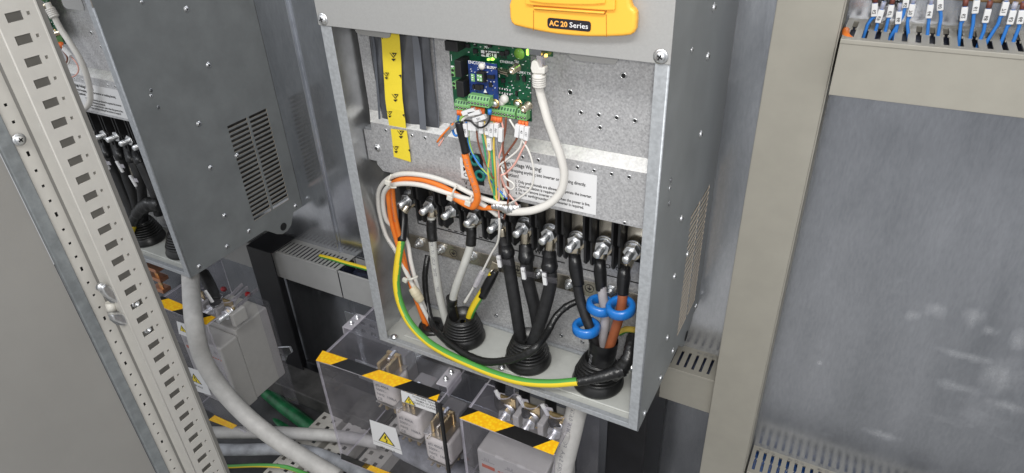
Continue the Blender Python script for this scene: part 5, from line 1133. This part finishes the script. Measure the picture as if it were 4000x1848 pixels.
# white perforated beams on the cabinet base, running front to back
def beam(label, u, v, u2, v2, Z, w, hole=True):
    a = P(u, v, Z=Z); c = P(u2, v2, Z=Z); L = 0.62; d = Y_; t = thing('perforated_beam', label, 'beam', V(a.x, a.y, Z - .04), 'white perforated beams')
    us = [0]; x = .008
    while x + .012 < L: us += [x, x + .011]; x += .0235
    us.append(L)
    B().grid((a.x, c.y - L + .02, Z - .0015), Y_, X_, Z_, .0015, us, [0, w * .14, w * .30, w * .62, w * .78, w], lambda i, j: i % 2 == 1 and j in (1, 3)).build('top_face', M_beam, t)
    q = B(); q.box(a.x, a.x + .0015, c.y - L + .02, c.y + .02, Z - .04, Z - .0017).box(a.x + w - .0015, a.x + w, c.y - L + .02, c.y + .02, Z - .04, Z - .0017); q.build('side_wall', M_beam, t); return t
b1 = P(1215, 1665, Z=-.44); b1e = P(1375, 1545, Z=-.44)
beam('white perforated beam behind the left part of the large guard', 1215, 1660, 1380, 1545, -.52, .062)
beam('white perforated beam behind the middle of the large guard', 1315, 1700, 1470, 1590, -.52, .062)
beam('white perforated beam furthest right, seen through the guard near the large warning sign', 1450, 1740, 1570, 1640, -.52, .062)
# switch disconnector and its guard (right), copied to the left bay
def block(label):
    f = f5d; Yf = -.338
    a = P(*f(240, 905), Y=Yf); x0 = a.x; zt = a.z; x1 = x0 + .128; t = thing('switch_disconnector', label, 'switch', V((x0 + x1) / 2, Yf + .04, zt - .20), 'grey switch disconnectors')
    B().box(x0, x1, Yf, Yf + .048, zt - .19, zt).build('switch_body', M_body, t, bevel=.004, seg=3)
    for k in range(3):
        xx = x0 + .010 + k * .042; q = B(); q.box(xx, xx + .026, Yf - .0003, Yf + .006, zt - .0055, zt + .0006); q.build('recess_rim', M_body, t, bevel=.001)
    q = B()
    for k, s_ in enumerate(('1L1', '3L2', '5L3')): q.text(s_, (x0 + .013 + k * .045, Yf - .0004, zt - .020), X_, Z_, .0082, 0); q.box(x0 + .009 + k * .045, x0 + .034 + k * .045, Yf - .0003, Yf, zt - .0228, zt - .0222, 0)
    q.box(x0 + .009, x0 + .034, Yf - .0003, Yf, zt - .040, zt - .032, 1)
    for k in range(11): q.box(x0 + .040 + k * .0075, x0 + .0448 + k * .0075, Yf - .0003, Yf, zt - .0375, zt - .0345, 1)
    q.build('printing', [M_inkg, M_inkr], t)
    B().box(x0 + .004, x1 - .004, Yf + .0485, Yf + .14, zt - .19, zt + .012).build('rear_body', M_body, t, bevel=.003)
    for k, (x, y) in enumerate(((575, 515), (855, 610), (1150, 720))):
        p = P(*f(x, y), Y=-.300); q = B(); q.box(p.x - .014, p.x + .014, p.y + .012, p.y + .015, p.z - .02, p.z + .03, 1); q.cyl(p + V(0, .012, 0), p + V(0, -.022, 0), .0058, n=12); q.lathe(p + V(0, .011, 0), V(0, -1, 0), [(.0155, 0), (.0155, .0025), (.0048, .0025)], 20)
        for j in range(7): q.lathe(p + V(0, -.003 - j * .0026, 0), V(0, -1, 0), [(.0058, 0), (.0066, .0009), (.0058, .0018)], 12)
        q.build('stud', [M_bolt, M_brass], t); q = B(); q.cyl(p + V(0, .008, 0), p + V(0, -.002, 0), .0128, n=6, rot=.4, smooth=False); q.build('nut', M_bolt, t, bevel=.0008)
        q = B(); q.box(p.x + .017, p.x + .028, p.y - .005, p.y + .03, p.z - .02, p.z + .012); q.build('pole_divider', M_body, t, bevel=.002)
    return t
sw = block('grey switch disconnector with red print under the right clear guard')
ZH = -.062
f = f5d
GL, GR = P(*f(45, 560), Z=ZH), P(*f(1150, 985), Z=ZH); U2 = (GR - GL).normalized(); N2 = V(U2.y, -U2.x, 0).normalized(); DB = (P(1907, 1483, Z=ZH) - GL).normalized(); bk = .185
g2 = thing('switch_guard', 'clear acrylic guard with hazard tape under the right half of the open drive', 'acrylic guard', GL, 'clear acrylic guards')
zb3 = -.37; i2 = -N2 * (th + .0002)
b = B(); sheet(b, GL, GR, GR + Z_ * (zb3 - ZH), GL + Z_ * (zb3 - ZH), N2, -th); b.build('front_pane', [M_acr, M_acre], g2)
b = B(); 
# top pane with three round notches at its back edge for the cables
A0, A1 = GL + i2, GR + i2; L2 = (A1 - A0).length; pts = [A0, A1, A1 + DB * .070]
for k, (x, y) in enumerate(((1140, 560), (830, 440), (515, 320))):
    c = P(*f(x, y), Z=ZH); s_ = (c - A0).dot(U2)
    pts += [A0 + U2 * (s_ + .020) + DB * .085]
    for j in range(9):
        a = math.pi * j / 8; pts.append(A0 + U2 * (s_ + .016 * math.cos(a)) + DB * (.085 - .004 - .016 * math.sin(a)))
    pts += [A0 + U2 * (s_ - .020) + DB * .085]
pts += [A0 + DB * .085]
b.prism(pts, V(0, 0, -th), 0, 1); b.build('top_pane', [M_acr, M_acre], g2)
b = B(); sheet(b, GL + i2 + zo, GL + DB * bk + zo, GL + DB * bk + Z_ * (zb3 - ZH), GL + i2 + Z_ * (zb3 - ZH), U2, th); b.build('side_pane', [M_acr, M_acre], g2)
xw = GR + U2 * .085
zt2 = ZH + .0005
def tq(x, y): u, v = f5d(x, y); return P(u, v, Z=zt2)
T = [tq(*p) for p in ((45, 548), (145, 422), (268, 468), (690, 640), (460, 710), (1130, 805), (905, 890), (1210, 835), (1143, 982))]
tape([([T[0], T[1], T[2]], M_hazk), ([T[0], T[2], T[3], T[4]], M_haz), ([T[4], T[3], T[5], T[6]], M_hazk), ([T[6], T[5], T[7], T[8]], M_haz)], Z_, g2)
q = B(); q.box(P(2265, 1730, Y=-.22).x, P(2350, 1700, Y=-.22).x, -.232, -.229, -.40, -.09); q.build('rear_pane', M_acr, g2)
GB = 'black cables into the right switch'
for k, (x, y, xt, yt, lb) in enumerate(((515, 190, 520, 395, 'left'), (800, 330, 830, 500, 'middle'), (1110, 430, 1150, 610, 'right'))):
    a = P(*f5d(x, y), Y=-.245); c = P(*f5d(xt, yt - 20), Y=-.285)
    t, pp = cable('switch_cable', f'{lb} black cable entering the right switch through its guard notch', 'cable', [a + (a - c) * .9 + V(0, .02, .03), a, c, P(*f5d(xt + 30, yt + 60), Y=-.296)], [.0100, .0100, .0097, .0085], M_cableblk, GB)
    p = P(*f5d(*((500, 285), (765, 355), (1045, 450))[k]), Y=-.284); B().obox(p, V(.0055, 0, -.010), V(.0028, 0, .0016), V(0, .002, 0)).build('marker', M_whitep, t, bevel=.0006); B().obox(p + V(.007, .001, .004), V(.001, 0, -.003), V(.006, 0, .001), V(0, .0006, 0)).build('tag_holder', M_acre, t)
O2 = V(-.757, -.002, -.016)
sw2 = copy_tree(sw); sw2.location += O2; sw2['label'] = 'grey switch disconnector under the left drive, behind the bent grey power cable'
g3 = copy_tree(g2); g3.location += O2; g3['label'] = 'clear acrylic guard with hazard tape under the left drive'
GL3 = GL + O2; n3 = GL3 + N2 * .0006
def lp(u, v): return Ppl(u, v, n3, N2)
for kind, c4 in ((0, [(690, 1254), (760, 1280), (772, 1330), (700, 1304)]), (1, [(706, 1425), (790, 1452), (826, 1545), (745, 1520)])):
    c4 = [lp(*p) for p in c4]; q = B(); q.prism(c4, N2 * .0004, 0); lb = q.build('warning_label', M_whitep, g3); q = B(); mid = sum(c4, V(0, 0, 0)) / 4
    if kind: triangle_sign(q, mid + N2 * .0005 + Z_ * .004, U2, Z_, .0165, N2); q.text('380 VOLT', mid + N2 * .0006 - Z_ * .020, U2, Z_, .0070, 1, align='CENTER')
    else: triangle_sign(q, mid + N2 * .0005 - U2 * .012, U2, Z_, .0105, N2)
    q.build('printing', [M_whitep, M_ink, M_yelt], lb)
for pts, m in (([(700, 1570), (815, 1640), (838, 1622), (720, 1552)], M_hazk), ([(815, 1640), (908, 1676), (926, 1662), (838, 1622)], M_haz)): B().prism([lp(*p) for p in pts], N2 * .0005).build('hazard_tape', m, g3)
# power cables
BC = 'thick grey power cables'
t, pp = cable('power_cable', 'thick pale grey cable dropping from the left drive and bending to bottom centre', 'cable', [(742, 1040, -.290), (745, 1100, -.315), (750, 1180, -.356), (760, 1270, -.388), (785, 1380, -.400), (830, 1470, -.404), (895, 1555, -.404), (980, 1640, -.400), (1080, 1718, -.396), (1200, 1795, -.390), (1320, 1866, -.385)], .0172, M_bigcab, BC, n=28)
t, pp = cable('power_cable', 'thick pale grey printed cable dropping under the right corner of the open drive', 'cable', [(2262, 1560, -.272), (2250, 1610, -.276), (2232, 1690, -.286), (2210, 1780, -.300), (2190, 1870, -.316), (2170, 1950, -.33)], .0170, M_bigcab, BC, n=28)
path, _ = smooth_path(pp[::-1], .02, 8); w_, L_ = along(path, .0170, (-.05, -.85, .5)); q = B(); q.text('SBA CAVI(RI) S.p.A.  FG16OM16  0,6/1kV', (0, 0, 0), X_, Z_, .0098, warp=lambda x, y: w_(x + .022, y - .003)); q.build('lettering', M_inkg, t)
t, pp = cable('power_cable', 'thick pale grey cable lying level across the lower left, upper of two', 'cable', [P(u, v, Z=-.475) for u, v in ((600, 1700), (760, 1692), (900, 1690), (1080, 1690), (1220, 1697), (1330, 1705), (1480, 1730))], .0146, M_bigcab, BC, n=28)
t, pp = cable('power_cable', 'dirty blue grey cable lying level below the pale one at lower left', 'cable', [P(u, v, Z=-.485) for u, v in ((600, 1750), (780, 1755), (950, 1757), (1120, 1755), (1250, 1775), (1400, 1840), (1500, 1900))], .0138, M_bigcab2, BC, n=28)
t, pp = cable('power_cable', 'grey brown cable seen through the large guard below the fuses', 'cable', [(1560, 1740, -.24), (1660, 1790, -.245), (1760, 1835, -.25), (1860, 1890, -.25)], .024, M_bigcab2, BC, n=24)
t, pp = cable('earth_wire', 'bright yellow and green wire running level along the bottom edge', 'cable', [(820, 1820, -.36), (900, 1822, -.36), (1000, 1818, -.36), (1100, 1822, -.36), (1160, 1838, -.36), (1240, 1870, -.36)], .0046, None, stripe=V(.1, -.15, .8), mats=[M_yel, M_grn])
for pts, lb in (([(940, 1780, -.16), (990, 1815, -.17), (1040, 1850, -.18)], 'dull yellow and green wire slanting down behind the level grey cables'),):
    t, pp = cable('earth_wire', lb, 'cable', pts, .007, None, stripe=V(-.3, -.1, .5), mats=[M_yelw, M_grn])
for pts, lb in (([(1040, 1530, -.12), (1110, 1590, -.14), (1190, 1650, -.16), (1260, 1710, -.18)], 'dark green hose on the right, running to the level grey cables'), ([(960, 1560, -.14), (1030, 1620, -.16), (1110, 1680, -.18), (1160, 1720, -.19)], 'dark green hose in the middle, partly behind the clear guard'), ([(830, 1480, -.12), (900, 1560, -.15), (980, 1630, -.17), (1050, 1700, -.19)], 'dark green hose on the left, seen through the clear guard')):
    cable('hose', lb, 'hose', pts, .0185, M_greenh, 'dark green hoses', n=20)
# black conduit and small parts under the left drive
t, pp = cable('switch_cable', 'short black cable entering the left switch beside the thick grey cable', 'cable', wirepts([(560, 150, -.262), (600, 220, -.272), (640, 310, -.285), (665, 395, -.300)], crop(540, 1000, .4537)), .0125, M_cableblk, n=18)
B().obox(P(*crop(540, 1000, .4537)(608, 348), Y=-.318), V(.006, 0, -.013), V(.0035, 0, .0015), V(0, .002, 0)).build('marker', M_whitep, t, bevel=.0006)
cb = thing('copper_bar', 'copper coloured connection bars just right of the rail under the left drive', 'busbar', P(610, 1110, Y=-.27))
for (u, v, u2, v2) in ((566, 1052, 612, 1062), (578, 1088, 630, 1100), (600, 1132, 640, 1142)):
    a, c = P(u, v, Y=-.27), P(u2, v2, Y=-.27); B().box(a.x, c.x, -.272, -.250, c.z - .004, c.z + .006).build('bar', M_cu, cb, bevel=.001)
q = B(); a, c = P(612, 1055, Y=-.262), P(634, 1140, Y=-.262); q.box(a.x, c.x, -.264, -.260, c.z, a.z); q.build('riser', M_brass, cb, bevel=.001)
# folded zinc clamp and steel plates at left bottom
cl = thing('rail_clamp', 'folded bright zinc clamp hanging in front of the black post', 'clamp', P(1080, 1390, Y=-.17))
fcl = crop(540, 1000, .4537)
for pts in ([(1185, 790), (1300, 785), (1322, 835), (1270, 870), (1230, 845), (1200, 835)], [(1130, 845), (1185, 815), (1200, 860), (1150, 890)], [(1085, 855), (1125, 870), (1135, 960), (1090, 945)], [(1230, 850), (1275, 870), (1265, 905), (1235, 900)]):
    B().prism([P(*fcl(x, y), Y=-.175) for x, y in pts], (0, .006, 0)).build('clamp_leaf', M_bolt, cl, bevel=.0015)
for x, y in ((1222, 915), (1172, 998)): B().lathe(P(*fcl(x, y), Y=-.172), V(0, -1, 0), [(0, .006), (.005, .004), (.006, 0)], 12).build('screw', M_bolt, cl)
pz = thing('side_plate', 'dark zinc plate with slots behind the left switch', 'plate', P(1040, 1400, Y=-.16))
pp = [P(*fcl(x, y), Y=-.15) for x, y in ((970, 490), (1070, 420), (1190, 790), (1070, 860))]
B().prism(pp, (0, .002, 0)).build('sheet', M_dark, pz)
for x, y, m in ((1065, 540, M_hole), (1118, 615, M_white), (1122, 735, M_hole)): B().lathe(P(*fcl(x, y), Y=-.1503), V(0, -1, 0), [(0, .0006), (.0045, .0005), (.0045, 0)], 12).build('slot', m, pz)
# bottom frame of the cabinet behind
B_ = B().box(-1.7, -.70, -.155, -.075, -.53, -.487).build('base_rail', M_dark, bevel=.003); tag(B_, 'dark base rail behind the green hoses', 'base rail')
# struts of the clear cover top seen left (acrylic ribs)
rb = thing('acrylic_frame', 'clear acrylic ribs above the left switch, in front of the black post', 'acrylic guard', P(900, 1200, Y=-.2), 'clear acrylic guards')
for x0, y0, x1, y1 in ((640, 500, 895, 245), (720, 470, 940, 270), (850, 440, 1025, 285)):
    a = P(*fcl(x0, y0), Y=-.270); c = P(*fcl(x1, y1), Y=-.16); d = (c - a); s_ = d.normalized().cross(Z_).normalized(); B().obox((a + c) / 2, d / 2, s_ * .0016, Z_ * .004).build('rib', M_acre, rb)
for x, y in ((735, 285), (945, 330)): 
    o = B().lathe(P(*fcl(x, y), Y=-.15), V(.3, -.6, .6), [(0, .006), (.006, .005), (.0065, -.005), (0, -.006)], 14).build('indicator_knob', M_red); tag(o, 'small red knob under the left drive, ' + ('nearer the black cable' if x < 800 else 'nearer the black post'), 'knob', 'red knobs')
# wire leaving the broken duct
t, pp = cable('earth_wire', 'yellow and green wire lying in the opened top of the grey duct', 'cable', [(1250, 1000, -.035), (1300, 1012, -.036), (1360, 1030, -.037), (1440, 1052, -.038), (1530, 1085, -.04)], .0050, None, stripe=V(0, -.5, -.6), mats=[M_yel, M_grn])
# ================================================================== upper right: terminals, blue wires with markers
f6 = crop(3200, 0, .31056)
GT2 = 'blue wires with white markers above the cream duct'
ordn = ['first', 'second', 'third', 'fourth', 'fifth', 'sixth', 'seventh', 'eighth', 'ninth', 'tenth', 'eleventh', 'twelfth', 'thirteenth', 'fourteenth', 'fifteenth']
BW = [((705, 30, 690, 210), [(665, 230), (610, 310), (590, 370), (585, 430)], '62', 1), ((790, 110, 735, 290), [(735, 300), (720, 350), (705, 400), (690, 480)], '69', 0), ((915, 50, 880, 222), [(870, 235), (850, 320), (840, 360), (835, 420)], '67', 1), ((1010, 130, 990, 305), [(985, 310), (975, 360), (965, 400), (955, 450)], '66', 0), ((1100, -40, 1080, 100), [(1075, 115), (1050, 200), (980, 320), (960, 390)], '65', 1), ((1180, 40, 1140, 212), [(1120, 225), (1110, 320), (1115, 380), (1110, 430)], '70', 0), ((1405, 45, 1375, 232), [(1380, 245), (1370, 330), (1365, 390), (1360, 430)], '64', 0), ((1525, -40, 1520, 135), [(1525, 145), (1530, 230), (1510, 350), (1500, 430)], '60', 0), ((1835, 75, 1805, 265), [(1785, 280), (1775, 350), (1770, 400), (1765, 450)], '62', 1), ((1985, -10, 1955, 172), [(1945, 185), (1935, 300), (1915, 400), (1910, 450)], '61', 0), ((2130, 100, 2080, 290), [(2085, 300), (2070, 390), (2050, 440), (2040, 500)], '68', 1), ((2355, 10, 2300, 200), [(2280, 210), (2250, 300), (2200, 380), (2180, 460)], '71', 0), ((2445, 115, 2390, 310), [(2370, 325), (2350, 380), (2330, 430), (2315, 490)], '63', 0), ((2555, 115, 2515, 305), [(2520, 320), (2500, 380), (2480, 430), (2460, 490)], '66', 1)]
for k, (mk, path, s_, red) in enumerate(BW):
    Yw = -.055
    a = P(*f6(mk[0], mk[1]), Y=Yw); c = P(*f6(mk[2], mk[3]), Y=Yw); up = P(*f6(mk[0] + (mk[0] - mk[2]) * .5, mk[1] - 90), Y=Yw)
    pts = [up, a, c] + [P(*f6(x, y), Y=Yw) for x, y in path[:-1]] + [P(*f6(path[-1][0], path[-1][1]), Y=Yw)]
    pts[-1] = pts[-2] + (pts[-2] - pts[-3]).normalized() * .02
    t = B().tube(pts, .0019, 10, steps=6).build('blue_wire', M_bluew); tag(t, f'{ordn[k]} blue wire from the left with a white marker above the broad cream duct', 'wire', GT2)
    d = c - a; n_ = d.normalized().cross(Y_).normalized(); q = B(); q.obox((a + c) / 2 - Y_ * .001, d / 2 * .9, n_ * .0032, Y_ * .0030); m_ = q.build('marker', M_whitep, t, bevel=.0008)
    q = B(); q.text(s_, (a + c) / 2 - d * .05 - Y_ * .0046 + n_ * .0015, d.normalized(), -n_, .0052); q.build('lettering', M_ink, m_)
    q = B(); q.cyl(up, a, .0028, n=12); q.build('ferrule', mat('ferrule_brown', (.17, .05, .035), .5) if red and 'ferrule_brown' not in MATS else (MATS['ferrule_brown'] if red else M_acre), t)
tb = thing('terminal_strip', 'rusty brown terminal strip at the top edge above the blue wires', 'terminal strip', P(*f6(1500, 0), Y=-.03))
for (x0, y0, x1, y1) in ((655, -60, 1035, 50), (1610, -60, 2000, 12), (2010, -60, 2300, 40), (2370, -60, 2620, 65)):
    a = P(*f6(x0, y1 - 10), Y=-.044); c = P(*f6(x1, y1), Y=-.044)
    B().box(a.x, c.x, -.044, -.006, min(a.z, c.z), .64).build('terminal_block', M_dinw, tb, bevel=.002)
for x, y in ((800, 0), (990, 10)): q = B(); screw(q, P(*f6(x, y), Y=-.0442), V(0, -1, 0), .006); q.build('screw', [M_boltd, M_hole], tb)
b_ = B().box(.1402, 1.2, -.0035, -.0026, .552, .90).build('carrier_sheet', M_plateR, tb)
t, pp = cable('orange_wire', 'orange wire showing in the first slots of the broad cream duct', 'wire', [(3304, 118, -.062), (3306, 140, -.085), (3330, 160, -.092), (3380, 168, -.092), (3460, 176, -.085)], .0042, M_orange)
